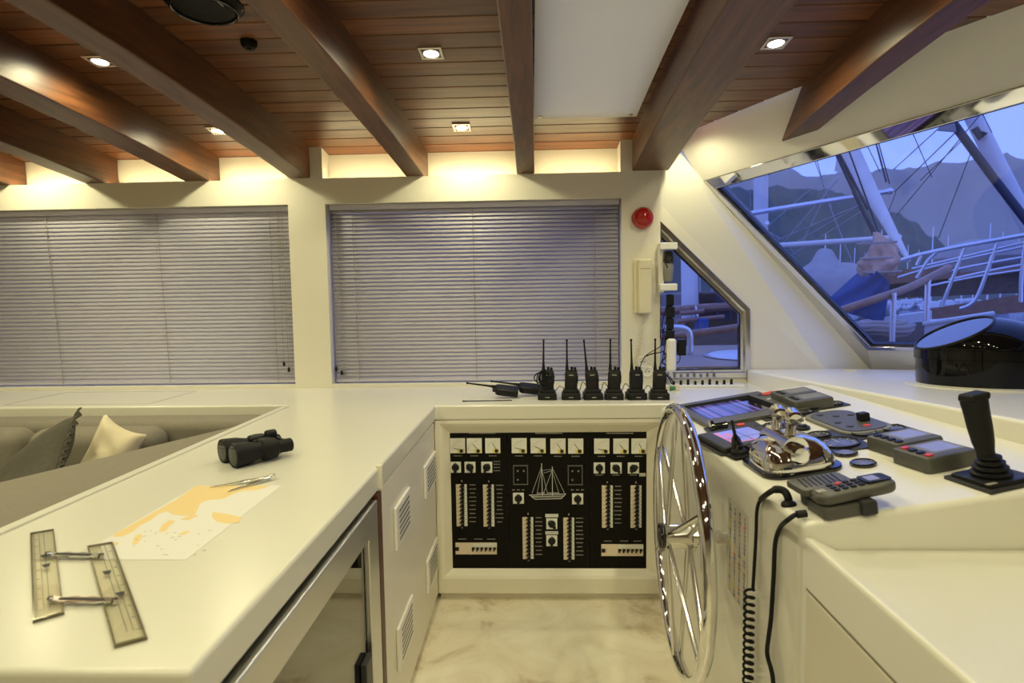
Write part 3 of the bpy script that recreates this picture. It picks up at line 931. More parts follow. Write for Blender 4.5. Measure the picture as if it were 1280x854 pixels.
t = thing('helm_console', 'white helm console with sloping instrument top beside the wheel', 'console', (.8, 1.75, 0))
g = G()
def ctz(x): return CZ + CTT * (x - CX)
xa_, xb_ = xr_(1.136) - .003, xr_(2.381) - .003
g.add([V((CX, 1.136, 0)), V((xa_, 1.136, 0)), V((xb_, 2.381, 0)), V((CX, 2.381, 0)), V((CX, 1.136, CZ)), V((xa_, 1.136, ctz(xa_))), V((xb_, 2.381, ctz(xb_))), V((CX, 2.381, CZ))],
      [(3, 2, 1, 0), (4, 5, 6, 7), (0, 1, 5, 4), (1, 2, 6, 5), (2, 3, 7, 6), (3, 0, 4, 7)])
g.build('cabinet_body', 'gel', t, bevel=.014, world=True, seg=3)

t = thing('chart_shelf', 'lower white shelf unit in the right foreground beside the console', 'shelf unit', (.95, .4, 0))
g = G(); pf = [(.535, 0), (.535, .842), (.541, .850), (.551, .848), (.60, .823), (xr_(1.13) - .004, .823), (xr_(1.13) - .004, 0)]
g.prism([V((x, 1.134, z)) for x, z in pf], (0, -1.9, 0))
g.build('shelf_body', 'gel', t, bevel=.004, world=True, seg=2, angle=50)
pz = onX(1003, 729, .535).z
G().box(.5305, .5345, -.5, 1.105, .08, pz - .004).build('door', 'cream', t, bevel=.002, world=True)
G().box(.5338, .5346, -.5, 1.112, pz - .004, pz).build('door_gap', 'groove', t, world=True)

t = thing('dashboard', 'long white dashboard ledge between the instruments and the windshield', 'dashboard', (1.4, 2.2, .8))
g = G()
e1 = obr.copy()
def wsx(Y): return (WSd - WSn.y * Y - WSn.z * lz(Y)) / WSn.x
poly = [lff, l0, l1, lf, V((lf.x + .05, .2, 0)), V((2.5, .2, 0)), V((wsx(1.0) + .01, 1.0, 0)), V((wsx(2.0) + .01, 2.0, 0)), V((wsx(2.9) + .01, 2.9, 0)), V((c2b.x + .02, 3.055, 0))]
for p in poly: p.z = lz(p.y)
g.prism(poly, (0, 0, -.085))
g.build('ledge', 'gel', t, bevel=.012, world=True, seg=3)
# raised coaming strip under the windshield and small latch
q = [LP(1090, 458), LP(1150, 456)]
w0 = LP(1075, 461); w1 = LP(1230, 464)
G().obox(LP(1063, 464) + V((0, 0, .004)), ((.8, -.6, 0), (.6, .8, 0), (0, 0, 1)), (.03, .008, .004)).build('latch', 'ivory', t, bevel=.002, world=True)

# steering wheel
wt = thing('steering_wheel', 'large polished steel ship steering wheel on the helm console', 'steering wheel', (.401, 1.57, .666), (0, 0, R(-3.5)))
RW = .352
G().tube([V((0, RW * math.cos(a), RW * math.sin(a))) for a in [2 * math.pi * i / 72 for i in range(72)]], .0165, 14, True).build('rim', 'chrome', wt, angle=80)
hb = G().lathe([(0, -.046), (.018, -.046), (.030, -.043), (.034, -.038), (.034, .030), (.040, .034), (.040, .043), (.030, .045), (.030, .05), (.018, .055), (.018, .135)], (0, 0, 0), (1, 0, 0), n=32).build('hub', 'chromesoft', wt)
c = G().lathe([(.012, -.0555), (.0345, -.052), (.036, -.044), (.0345, -.039)], (0, 0, 0), (1, 0, 0), n=24).build('hub_cap', 'gloss', hb); c['label'] = 'black hub cap'
for k in range(6):
    a = R(210 + 60 * k)
    d_ = V((0, math.cos(a), math.sin(a)))
    for sx_ in (-.030, .026):
        G().tube([V((sx_, 0, 0)) + d_ * .028, V((sx_ * .30, 0, 0)) + d_ * (RW - .008)], .0068, 10).build('spoke', 'chromesoft', wt, angle=80)

# label sheet on the console side
t = thing('label_sheet', 'faded sheet of small coloured labels stuck on the console side', 'sticker', (CX - .001, 1.48, .75))
c4 = [onX(x, y, CX - .0015) for x, y in ((910, 621), (935, 650), (935, 784), (911, 742))]
ya, yb_ = c4[1].y, c4[0].y; za, zb = c4[2].z, c4[0].z
zt_, zb_ = c4[0].z, onX(911, 738, CX).z
G().box(CX - .0012, CX - .0004, ya, yb_, zb_, zt_).build('sheet', 'sticker', t, world=True)
cols_ = ['sred', 'syel', 'sblu', 'printdim']
gs = [G() for _ in cols_]
rnd = random.Random(5)
for c in range(4):
    for r_ in range(22):
        y = yb_ - (yb_ - ya) * (.14 + .24 * c); z = zt_ - (zt_ - zb_) * (.06 + .90 * r_ / 21)
        k = rnd.choice([0, 1, 2, 3, 3]); w = rnd.uniform(.006, .014)
        gs[k].box(CX - .0016, CX - .0011, y - w * .5, y + w * .5, z - .0042, z + .0042)
for k, gg in enumerate(gs): gg.build('printed_labels', cols_[k], t, world=True)

# ------------------------------------------------------------------ things on the console top (built in the sloping frame)
def con(name, label, cat, px, yawd=4.0, group=None, h=0.0005):
    return thing(name, label, cat, tuple(CT(*px) + V((-CTT, 0, 1)).normalized() * h), crot(yawd), group)

# big chart plotter, recessed screen
t = con('chart_plotter', 'large grey framed plotter with purple striped reflection painted on its deep-set screen', 'chart plotter', (929, 510), 4)
t.location = CP(.752, 2.135, .0005)
hx, hy = .178, .190
O = [V((-hx, -hy, 0)), V((hx, -hy, 0)), V((hx, hy, 0)), V((-hx, hy, 0))]
ax0, ax1, ay0, ay1 = -.145, .118, -.118, .148
I = [V((ax0, ay0, .014)), V((ax1, ay0, .014)), V((ax1, ay1, .014)), V((ax0, ay1, .014))]
O2 = [p + V((0, 0, .014)) for p in O]
fr = G().frame(O2, I, (0, 0, -.013)).build('bezel', 'grey', t, bevel=.003)
I2 = [V((p.x * .97, p.y * .97, .003)) for p in I]
g = G(); g.add(I + I2, [(i, (i + 1) % 4, 4 + (i + 1) % 4, 4 + i) for i in range(4)])
rc = g.build('screen_recess', 'matte', t)
dk = G().box(ax0 * .97, ax1 * .97, ay0 * .97, ay1 * .97, .0012, .0030).build('screen', 'gloss', t)
g = G(); rnd = random.Random(2)
mats_ = []
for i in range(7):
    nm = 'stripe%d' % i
    M[nm] = mat('screen_stripe', (.01, .01, .02), .15, emit=[(.10, .08, .34), (.24, .16, .62), (.05, .05, .22), (.17, .12, .46), (.36, .22, .70), (.07, .06, .18), (.13, .10, .40)][i], estr=.42)  # glowing purple stripes stand in for the reflection in the dark screen
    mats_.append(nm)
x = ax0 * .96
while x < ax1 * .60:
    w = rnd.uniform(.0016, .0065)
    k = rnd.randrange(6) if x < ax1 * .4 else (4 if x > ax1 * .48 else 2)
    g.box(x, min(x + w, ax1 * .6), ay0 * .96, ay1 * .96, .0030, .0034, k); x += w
g.build('reflection_stripes', mats_, dk)
G().box(.135, .150, .02, .036, .014, .0146).build('maker_badge', 'print', t)

# colour display on a raised angled bezel
t = con('colour_display', 'small tilted display with lit blue and pink screen', 'display', (927, 550), 7)
t.location = CP(.625, 1.712, .0005)
G().rrect(0, .030, .100, .105, .006, 0, .004).build('base_plate', 'dkgrey', t, bevel=.001)
bz = G(); bz.prism([V((-.09, -.074, .004)), V((.09, -.074, .004)), V((.09, .115, .004)), V((-.09, .115, .004))], (0, 0, .018)); bz.build('bezel', 'dkgrey', t, bevel=.006)
sc = G().box(-.050, .066, -.050, .086, .0222, .0228).build('screen', 'screenblue', t)
g = G(); g.box(-.050, -.036, -.050, .086, .0228, .0231); g.box(-.036, .05, -.050, -.040, .0228, .0231); g.box(-.03, -.012, -.02, .06, .0228, .0231)
g.build('pink_area', 'screenpink', sc)
g = G(); g.box(-.050, .066, -.004, -.002, .0231, .0233); g.box(.012, .014, -.05, .086, .0231, .0233); g.build('screen_lines', 'ink', sc)

# small thruster lever next to it
t = con('thruster_lever', 'thin black lever on square plate in front of the lit display', 'lever', (929, 577), 10)
t.location = CP(.590, 1.604, .0005)
G().rrect(0, 0, .042, .030, .006, 0, .008).build('base_plate', 'black', t, bevel=.002)
lv = G(); lv.lathe([(.024, .008), (.022, .016), (.014, .022)], (-.01, .005, 0)); lv.build('boot', 'rubber', t)
lv = G(); lv.lathe([(.013, .018), (.016, .030), (.012, .050), (.005, .062), (.0042, .095), (.0032, .104)], (-.01, .005, 0), (-.06, .05, 1)); lv.build('handle', 'gloss', t)
G().box(.020, .038, -.022, .022, .008, .020).build('side_block', 'black', t, bevel=.003)

# button panel beyond it
t = con('switch_panel', 'dark panel with red button and black knob below the plotter', 'switch panel', (913, 530), -2)
t.location = CP(.660, 1.905, .0005)
G().rrect(0, 0, .085, .030, .005, 0, .005).build('plate', 'dkgrey', t, bevel=.001)
G().lathe([(.014, .005), (.014, .008), (.009, .009)], (.03, .002, 0), n=18).build('red_button', 'redbtn', t)
k_ = G(); k_.cyl((-.065, 0, .012), (-.015, 0, .012), .013, n=18); k_.cyl((-.07, -.004, .016), (-.06, -.004, .016), .020, n=18); k_.build('knob', 'gloss', t)

def gauge(label, loc, size, dials, yawd=-2):
    t = thing('engine_gauge', label, 'gauge', tuple(loc), crot(yawd), 'engine gauges on the console')
    G().rrect(0, 0, size[0], size[1], .004, 0, .004).build('plate', 'dkgrey', t, bevel=.001)
    for (x, y, r_) in dials:
        bz = G().lathe([(r_, .004), (r_, .009), (r_ * .92, .010), (r_ * .86, .0055)], (x, y, 0), n=30, cap=False).build('dial', 'black', t)
        G().lathe([(0, .0065), (r_ * .9, .0065)], (x, y, 0), n=30).build('dial_lens', 'lens', bz)
        a = 1.1 + x * 40; 
        G().box(x - .0008, x + .0008, y, y + r_ * .6, .0066, .0072).build('pointer', 'print', bz)
        g = G()
        for i in range(9):
            aa = R(-30 + 30 * i); g.obox((x + r_ * .72 * math.cos(aa), y + r_ * .72 * math.sin(aa), .0068), ((math.cos(aa), math.sin(aa), 0), (-math.sin(aa), math.cos(aa), 0), (0, 0, 1)), (r_ * .10, .0008, .0003))
        g.build('dial_marks', 'print', bz)
    return t
gauge('double gauge plate in front of the twin grey instruments', CT(1028, 509), (.078, .038), [(-.038, 0, .031), (.038, 0, .031)], 2)
gauge('gauge plate left behind the chrome levers', CT(970, 521), (.052, .05), [(0, 0, .040)])
gauge('gauge plate behind the top of the chrome levers, lit bluish', CT(1003, 517), (.048, .046), [(0, 0, .036)])
gauge('small gauge plate just behind the chrome lever knobs', CT(967, 534), (.048, .036), [(0, 0, .030)])
gauge('small gauge plate between chrome levers and oval control plate', CT(1024, 546), (.055, .040), [(0, 0, .031)])
gauge('large square gauge plate right of the chrome lever base', CT(1049, 556), (.062, .066), [(0, 0, .052)])
gauge('double gauge plate half hidden by the two grey displays', CT(1098, 541), (.085, .040), [(-.040, 0, .032), (.042, 0, .032)], 4)
t = con('push_switch', 'small round black switch behind the chrome levers', 'switch', (1004, 537), 0)
G().lathe([(.020, 0), (.020, .008), (.013, .010), (.012, .014), (0, .015)], n=24).build('switch_body', 'black', t)
for (q, lb) in (((1057, 568), 'round black gauge nearer the square gauge plate'), ((1079, 581), 'round black gauge nearer the phone handset')):
    t = con('round_gauge', lb, 'gauge', q, 0, 'pair of round gauges')
    G().lathe([(.029, 0), (.029, .005), (.026, .008), (.019, .0055)], n=32, cap=False).build('bezel_ring', 'gloss', t)
    G().lathe([(0, .0060), (.022, .0060)], n=32).build('gauge_glass', 'display', t)

# twin grey instruments on a bracket with the buoy-like red lamp behind
tw = con('twin_instrument', 'pair of dark grey instrument boxes at the far console corner', 'instrument', (1000, 495), -2)
tw.location = CP(.965, 2.075, .0005)
for i, dy in enumerate((.0, .115)):
    b = G().rrect(.0, -.055 + dy, .066, .055, .010, 0, .038, top=.008).build('instrument_box', 'grey', tw)
    G().box(-.025, .052, -.090 + dy, -.020 + dy, .0382, .0388).build('lcd', 'lgrey', b)
    for j in range(3): G().box(-.054, -.038, -.085 + dy + .022 * j, -.072 + dy + .022 * j, .038, .041).build('key', 'black', b, bevel=.001)
t = con('red_alarm_light', 'flat black oval lamp with red lens at the far console corner', 'alarm lamp', (974, 490), 0)
t.location = CP(.935, 2.255, .0005)
G().lathe([(.062, 0), (.062, .010), (.054, .015), (0, .016)], n=32, sx=1.0, sy=.55).build('housing', 'black', t)
G().lathe([(.040, .0155), (.036, .020), (0, .022)], n=24, sx=1.0, sy=.5).build('red_lens', 'redbtn', t)

# oval control plate
t = con('control_plate', 'grey rounded control plate with a black joystick knob', 'control plate', (1063, 526), 2)
t.location = CP(.955, 1.765, .0005)
G().rrect(0, 0, .074, .142, .056, 0, .009, n=8, top=.004).build('plate', 'lgrey', t)
G().rrect(0, -.004, .062, .126, .046, .009, .0115, n=8).build('inner_panel', 'grey', t)
kb = G(); kb.box(.018, .046, -.052, -.024, .011, .036); kb.build('knob', 'black', t, bevel=.004)
for (x, y, m_) in ((-.03, .09, 'dkgrey'), (.0, .05, 'dkgrey'), (-.035, -.02, 'dkgrey'), (.01, -.09, 'redbtn'), (-.03, -.075, 'dkgrey'), (.04, .04, 'dkgrey')):
    G().lathe([(.010, .011), (.010, .013), (.006, .014)], (x, y, 0), n=16).build('key', m_, t)

# two grey displays
def disp(label, loc, yawd, reds):
    t = thing('marine_display', label, 'display', tuple(loc), crot(yawd), 'grey marine displays')
    b = G().rrect(0, 0, .064, .0555, .011, 0, .036, top=.008).build('case', 'grey', t)
    G().rrect(.014, .003, .042, .036, .004, .0355, .0365).build('screen_frame', 'lgrey', t)
    G().box(-.020, .046, -.027, .031, .0366, .0371).build('lcd', 'display', t)
    for j in range(4):
        x, y = -.045, -.038 + .023 * j
        k_ = G().rrect(x, y, .008, .0065, .002, .0355, .0395).build('key', 'redbtn' if j in reds else 'black', t)
        if j in reds: k_['label'] = 'red key'
    return t
disp('grey display box with plain black keys, farther of the pair', CP(.943, 1.468, .0005), 8, ())
disp('grey display box with two red keys, nearer of the pair', CP(.935, 1.348, .0005), 8, (0, 3))

# joystick
t = con('joystick', 'tall black joystick on a square black base', 'joystick', (1240, 592), 8)
t.location = CP(.955, 1.207, .0005)
G().rrect(0, 0, .060, .056, .004, 0, .006).build('base_plate', 'dkgrey', t, bevel=.001)
G().rrect(.002, .0, .052, .047, .004, .006, .014, top=.003).build('cover_plate', 'black', t)
G().box(-.052, -.030, -.044, -.036, .0138, .0145).build('name_tag', 'printdim', t)
prof = []
for i in range(4):
    z = .014 + .011 * i; r_ = .036 - .005 * i
    prof += [(r_ - .007, z), (r_, z + .003), (r_, z + .007), (r_ - .007, z + .010)]
G().lathe(prof, n=28).build('rubber_boot', 'rubber', t)
ax = V((-.075, .05, 1)).normalized()
hd = [(.017, .052), (.017, .064), (.021, .085), (.0235, .115), (.0245, .15), (.026, .172), (.024, .178)]
G().lathe(hd, (0, 0, .0), ax, n=24, sx=1.0, sy=.85).build('grip', 'rubber', t)
hc = ax * .178
G().prism([hc + V((-.022, -.018, -.006)), hc + V((.023, -.018, -.004)), hc + V((.023, .018, -.004)), hc + V((-.022, .018, -.006))], (.003, 0, .016)).build('grip_head', 'rubber', t, bevel=.005)

# chrome engine control
t = con('engine_control', 'chrome twin-lever engine throttle control on a domed base', 'throttle', (998, 585), 2)
t.location = CP(.662, 1.478, .0005)
G().rrect(0, 0, .098, .098, .045, 0, .010, n=8, top=.003).build('gasket', 'gloss', t)
def dome(a, b):
    # rounded rectangular dome
    th = 2 * math.pi * a; r_ = b
    ex = .55
    cx_, sy_ = math.cos(th), math.sin(th)
    px_ = abs(cx_) ** ex * (1 if cx_ >= 0 else -1); py_ = abs(sy_) ** ex * (1 if sy_ >= 0 else -1)
    prof = [(1.0, .010), (1.0, .020), (.96, .036), (.86, .055), (.68, .069), (.42, .077), (0.0, .080)]
    f = b * (len(prof) - 1); i = min(int(f), len(prof) - 2); u = f - i
    rr = prof[i][0] * (1 - u) + prof[i + 1][0] * u; zz = prof[i][1] * (1 - u) + prof[i + 1][1] * u
    return V((px_ * rr * .090, py_ * rr * .090, zz))
G().grid(dome, 48, 18).build('domed_base', 'chrome', t, angle=80)
G().cyl((-.012, -.070, .060), (-.012, .066, .060), .032, n=28).build('pivot_drum', 'chrome', t)
for sy_, lean in ((-.040, .012), (.026, .002)):
    lv = G()
    pts = [V((-.012, sy_, .052)), V((-.012 + lean * .3, sy_, .09)), V((-.010 + lean * .6, sy_ * .95, .108)), V((-.008 + lean, sy_ * .85, .126))]
    lv.tube(pts, [.0175, .0135, .0115, .0125], 14)
    l_ = lv.build('lever', 'chrome', t, angle=80)
    kc = pts[-1]
    kn = G(); kn.lathe([(0, -.030), (.014, -.029), (.019, -.024), (.020, 0), (.019, .024), (.014, .029), (0, .030)], kc + V((.004, 0, .006)), (.25, 1, .05), n=22); kn.build('lever_knob', 'chrome', l_)
    G().lathe([(0, -.027), (.018, -.026), (.024, -.020), (.025, .010), (.018, .016)], (-.012, sy_ - .03 if sy_ < 0 else sy_ + .03, .052), (0, -1 if sy_ > 0 else 1, 0), n=24).build('lever_boss', 'chrome', l_)

# handset telephone on its cradle
ph = con('phone_handset', 'grey radio telephone handset resting on its cradle', 'telephone', (1050, 632), 4)
ph.location = CP(.614, 1.176, .0005)
G().rrect(.014, -.004, .052, .036, .010, 0, .022, top=.004).build('cradle', 'grey', ph)
G().rrect(.008, .046, .058, .038, .008, .034, .047, top=.003).build('speaker_panel', 'grey', ph)
G().box(-.03, .05, .02, .065, 0, .036).build('speaker_foot', 'dkgrey', ph)
g = G()
for i in range(8): g.obox((-.030 + .0105 * i, .050, .0472), ((.15, 1, 0), (1, -.15, 0), (0, 0, 1)), (.026, .0020, .0006))
g.build('speaker_slots', 'black', ph)
hs = G()
def hset(a, b):
    x = -.040 + .165 * a
    th = 2 * math.pi * b
    w = .029 if a < .55 else .029 + .004 * math.sin(math.pi * (a - .55) / .45)
    endf = min(1, math.sqrt(max(0, 1 - ((a - .5) * 2) ** 10)) + .02)
    cx_, sz_ = math.cos(th), math.sin(th)
    px_ = abs(cx_) ** .5 * (1 if cx_ >= 0 else -1); pz_ = abs(sz_) ** .5 * (1 if sz_ >= 0 else -1)
    return V((x, -.006 + px_ * w * endf, .034 + .008 * a + pz_ * .013 * endf))
hs.grid(hset, 40, 24)
h_ = hs.build('handset', 'grey', ph, angle=80)
G().rrect(.090, -.006, .027, .020, .008, .0545, .0562).build('display_window', 'black', h_)
G().rrect(.084, -.006, .012, .013, .003, .0562, .0566).build('lcd', 'display', h_)
for i in range(4):
    for j in range(3):
        k_ = G().rrect(.004 + .017 * i, -.020 + .0135 * j, .0056, .0042, .002, .047 + .001 * i, .0515 + .001 * i)
        k_.build('key', 'redbtn' if (i, j) in ((1, 2),) else 'black', h_)
G().box(-.032, -.014, -.016, .000, .046, .0485).build('maker_badge', 'printdim', h_)
G().rrect(.050, -.038, .016, .012, .006, 0, .028, top=.006).build('clip', 'dkgrey', ph)

# black cable looping out of the console top with coiled cord below
t = thing('coiled_cable', 'black cable rising from console hole and hanging as a coil', 'cable', tuple(CT(984, 626)))
def XP(x, y, X): return onX(x, y, X)
q = [CT(986, 631, -.005), CT(985, 622, .012), CT(980, 614, .022), CT(970, 612, .026), CT(960, 617, .020), XP(950, 626, CX - .006), XP(946, 640, CX - .010), XP(945, 670, CX - .010), XP(943, 705, CX - .010), XP(941, 738, CX - .012)]
G().lathe([(.016, -.002), (.015, .004), (.009, .008)], CT(986, 631), (-CTT, 0, 1), n=18).build('grommet', 'rubber', t, world=True)
def smooth(pts, n=6):
    out = []
    for i in range(len(pts) - 1):
        p0_ = pts[max(i - 1, 0)]; p1_ = pts[i]; p2_ = pts[i + 1]; p3_ = pts[min(i + 2, len(pts) - 1)]
        for k in range(n):
            u = k / n
            out.append(.5 * ((2 * p1_) + (p2_ - p0_) * u + (2 * p0_ - 5 * p1_ + 4 * p2_ - p3_) * u * u + (3 * p1_ - p0_ - 3 * p2_ + p3_) * u ** 3))
    out.append(pts[-1]); return out
sq = smooth(q)
nn_ = len(sq)
G().tube(sq, [.0085 if i < 20 else .0062 if i < 30 else .0040 for i in range(nn_)], 10).build('straight_lead', 'rubber', t, world=True, angle=80)
s0 = sq[-1]; cpts = []
turns = 22; zl = .70 * (s0.z - .12)
for i in range(turns * 12 + 1):
    a = 2 * math.pi * i / 12
    cpts.append(V((s0.x - .004 + .011 * math.cos(a) - .004, s0.y + .011 * math.sin(a), s0.z - .40 * i / (turns * 12))))
G().tube([s0] + cpts, .0032, 6).build('coil', 'rubber', t, world=True, angle=80)

t = thing('phone_cable', 'black cable from the handset cradle down the console side', 'cable', tuple(CT(1000, 645)))
q = [CT(1003, 643, .012), CT(994, 644, .012), CT(985, 650, .014), XP(975, 660, CX - .006), XP(969, 680, CX - .009), XP(967, 720, CX - .008), XP(964, 770, CX - .008), XP(961, 795, CX - .014), XP(959, 818, CX - .012), XP(966, 848, CX - .010), XP(968, 900, CX - .010)]
G().tube(smooth(q), .0048, 10).build('lead', 'rubber', t, world=True, angle=80)
G().cyl(CT(1008, 642, .012), CT(996, 643.5, .012), .0075, n=14).build('strain_relief', 'rubber', t, world=True)

# binnacle compass
cc = LP(1228, 482); cr_ = (LP(1228, 486) - LP(1147, 486)).length * .985
t = thing('binnacle_compass', 'big glossy black binnacle compass on the dashboard', 'compass', (cc.x, cc.y, lz(cc.y)), (R(-2.7), 0, 0))
G().lathe([(cr_ * 1.10, -.01), (cr_ * 1.12, .004), (cr_ * 1.02, .008)], n=48).build('base_flange', 'gel', t)
prof = [(cr_ * .97, .004), (cr_ * .98, .03), (cr_ * .98, .10), (cr_ * 1.005, .102), (cr_ * 1.005, .135), (cr_ * .98, .137)]
G().lathe(prof, n=56).build('bowl', 'compass', t)
HZ = .137; HH = .118
dcam = V((-cc.x, -cc.y, 0)).normalized()
fd = V((-.93, .12, 0)).normalized()       # the slanted glass faces the helm
su = V((0, 0, 1)).cross(fd)
rr0 = cr_ * .98
# hood: half ellipsoid cut by the slanted glass plane
al = R(92)
nl = (fd * math.cos(al / 2) + V((0, 0, 1)) * math.sin(al / 2)).normalized()
th0 = al / 2
e1_ = su.normalized(); e2_ = nl.cross(e1_)
def unit2w(p):
    z = p.z; q_ = V((p.x, p.y, 0))
    if z < 0: z = 0
    return V((q_.x * rr0, q_.y * rr0, HZ + HH * z))
def hoodpt(a, b):
    ph_ = 2 * math.pi * a; th = th0 + (math.pi - th0) * b
    return unit2w(nl * math.cos(th) + (e1_ * math.cos(ph_) + e2_ * math.sin(ph_)) * math.sin(th))
G().grid(hoodpt, 72, 40).build('hood', 'compass', t, angle=50)
def disc(a, b, k=.0):
    ph_ = 2 * math.pi * a
    return unit2w(nl * (math.cos(th0) - k) + (e1_ * math.cos(ph_) + e2_ * math.sin(ph_)) * (math.sin(th0) * b * .99))
gl_ = G().grid(disc, 64, 6).build('sloping_glass', 'gloss', t)
rimp = [unit2w(nl * math.cos(th0) + (e1_ * math.cos(2 * math.pi * i / 64) + e2_ * math.sin(2 * math.pi * i / 64)) * math.sin(th0)) for i in range(64)]
G().tube(rimp, .0055, 8, True).build('glass_rim', 'black', t, angle=80)

# ================================================================== THINGS ON THE LEFT WORKTOP
def W_(x, y, h=0.0): return onZ(x, y, ZT + h)
# chart
t = thing('sea_chart', 'paper sea chart with yellow land lying on the worktop', 'chart', tuple(W_(230, 650)))
def K(x, y): return (20 + x / 2.847, 520 + y / 2.847)
out = [W_(*K(*p)) for p in ((640, 250), (945, 248), (605, 513), (285, 513), (308, 446))]
g = G(); g.prism([p + V((0, 0, .0007)) for p in out], (0, 0, -.0005)); g.build('sheet', 'paper', t, world=True, smooth=False)
lands = [[(640, 250), (905, 249), (865, 264), (795, 270), (735, 297), (690, 300), (655, 312), (640, 350), (600, 357), (560, 353), (535, 340), (505, 352), (480, 373), (440, 392), (420, 412), (380, 430), (345, 432), (352, 420), (400, 395), (480, 350), (570, 300)],
         [(700, 343), (760, 352), (802, 362), (795, 380), (750, 385), (715, 378), (698, 362)],
         [(520, 390), (545, 372), (568, 376), (545, 395), (535, 412), (508, 414)], [(425, 428), (450, 420), (445, 440), (432, 458), (413, 458)],
         [(575, 425), (600, 412), (622, 410), (600, 424)], [(340, 452), (366, 452), (362, 460), (345, 460)], [(585, 370), (625, 352), (650, 356), (615, 372)]]
g = G()
for L in lands:
    P_ = [W_(*K(*p)) for p in L]; n = len(P_)
    g.prism([p + V((0, 0, .0009)) for p in P_], (0, 0, -.0002))
g.build('land_areas', 'land', t, world=True, smooth=False)
g = G(); rnd = random.Random(4)
for i in range(26):
    x, y = rnd.uniform(400, 720), rnd.uniform(400, 500)
    if x + (y - 400) > 760: continue
    a = W_(*K(x, y), .0008); b = W_(*K(x + rnd.uniform(4, 14), y + rnd.uniform(-4, 2)), .0008); g.tube([a, b], .0006, 4)
g.build('chart_marks', 'chartink', t, world=True)

# parallel ruler: two clear acrylic strips joined by two metal arms
t = thing('parallel_ruler', 'clear acrylic parallel ruler with two linking arms', 'ruler', tuple(W_(110, 730)))
A4 = [W_(*p) for p in ((37.6, 669), (67.4, 664), (80.4, 769), (41, 780))]
B4 = [W_(*p) for p in ((109, 685.5), (141, 680), (184.4, 800.5), (143, 811.5))]
for Q in (A4, B4):
    h = V((0, 0, .0055))
    ins = inset(Q, .0035)
    st = G().prism([p + h for p in Q], (0, 0, -.005)).build('strip', 'acrylic', t, bevel=.001, world=True)
    G().frame([p + h * .9 for p in Q], [p + h * .9 for p in inset(Q, [.0008, .0022, .0045, .0022])], (0, 0, -.0042)).build('strip_edge', 'acryledge', st, world=True)
    ed = (Q[3] - Q[0]); wd = (Q[1] - Q[0])
    g = G()
    side0, side1 = (0.02, 1) if Q is A4 else (.98, -1)
    for i in range(46):
        u = .03 + .9 * i / 45; l = .17 if i % 5 else .28
        a = Q[0] + ed * u + wd * side0; b = a + wd * (l * side1)
        g.tube([a + V((0, 0, .0058)), b + V((0, 0, .0058))], .00035, 4)
    for s_ in (.36, .55): g.tube([Q[0] + ed * .03 + wd * (s_ if Q is A4 else 1 - s_) + V((0, 0, .0058)), Q[0] + ed * .93 + wd * (s_ if Q is A4 else 1 - s_) + V((0, 0, .0058))], .0004, 4)
    g.build('graduations', 'ink', st, world=True)
    g = G()
    for (u, s_) in ((.36, .52), (.48, .55)) if Q is A4 else ((.36, .42), (.60, .62)):
        c = Q[0] + ed * u + wd * s_ + V((0, 0, .0058))
        for k in range(3):
            g.obox(c + ed * (.012 * k) , (wd.normalized(), ed.normalized(), (0, 0, 1)), (.006 - .001 * k, .0022, .0003))
    g.build('printing', 'ink', st, world=True)
for (a, b) in (((57, 692), (129, 694)), ((60, 748), (146.5, 750))):
    a, b = W_(*a, .008), W_(*b, .008); d_ = (b - a); w = d_.normalized().cross(V((0, 0, 1)))
    g = G(); n = 14
    pl = [a + d_ * (i / n) + w * (.0085 * math.sin(math.pi * min(1, max(0, (i / n))) ) ** .4 + .002 * math.sin(i * 2.1)) for i in range(n + 1)]
    pr = [a + d_ * (i / n) - w * (.0085 * math.sin(math.pi * min(1, max(0, (i / n))) ) ** .4 + .002 * math.sin(i * 1.7)) for i in range(n + 1)]
    g.prism(pl + pr[::-1][1:-1], (0, 0, -.0018))
    ar = g.build('arm', 'chromesoft', t, world=True)
    g = G()
    for i in range(3): g.obox(a + d_ * (.28 + .2 * i) + V((0, 0, .0003)), (d_.normalized(), w, (0, 0, 1)), (.012, .003, .0004))
    g.build('arm_marking', 'ink', ar, world=True)
    for p in (a + d_ * .04, b - d_ * .04): G().lathe([(.005, -.006), (.005, .002), (.003, .003)], p, n=14).build('pivot', 'chrome', ar, world=True)

# dividers
t = thing('dividers', 'steel chart dividers lying open on the chart edge', 'dividers', tuple(W_(341, 596)))
hg = W_(340, 597, .006)
for tip in ((262, 609.5), (284, 615)):
    e_ = W_(*tip, .002); d_ = e_ - hg
    g = G(); g.tube([hg, hg + d_ * .08, hg + d_ * .5, hg + d_ * .56, hg + d_ * .9, e_], [.0045, .0055, .0042, .0030, .0022, .0006], 10)
    g.build('leg', 'chromesoft', t, world=True, angle=80)
G().lathe([(0, -.006), (.008, -.006), (.009, -.003), (.009, .006), (.006, .008), (0, .008)], hg, n=18).build('hinge', 'chrome', t, world=True)

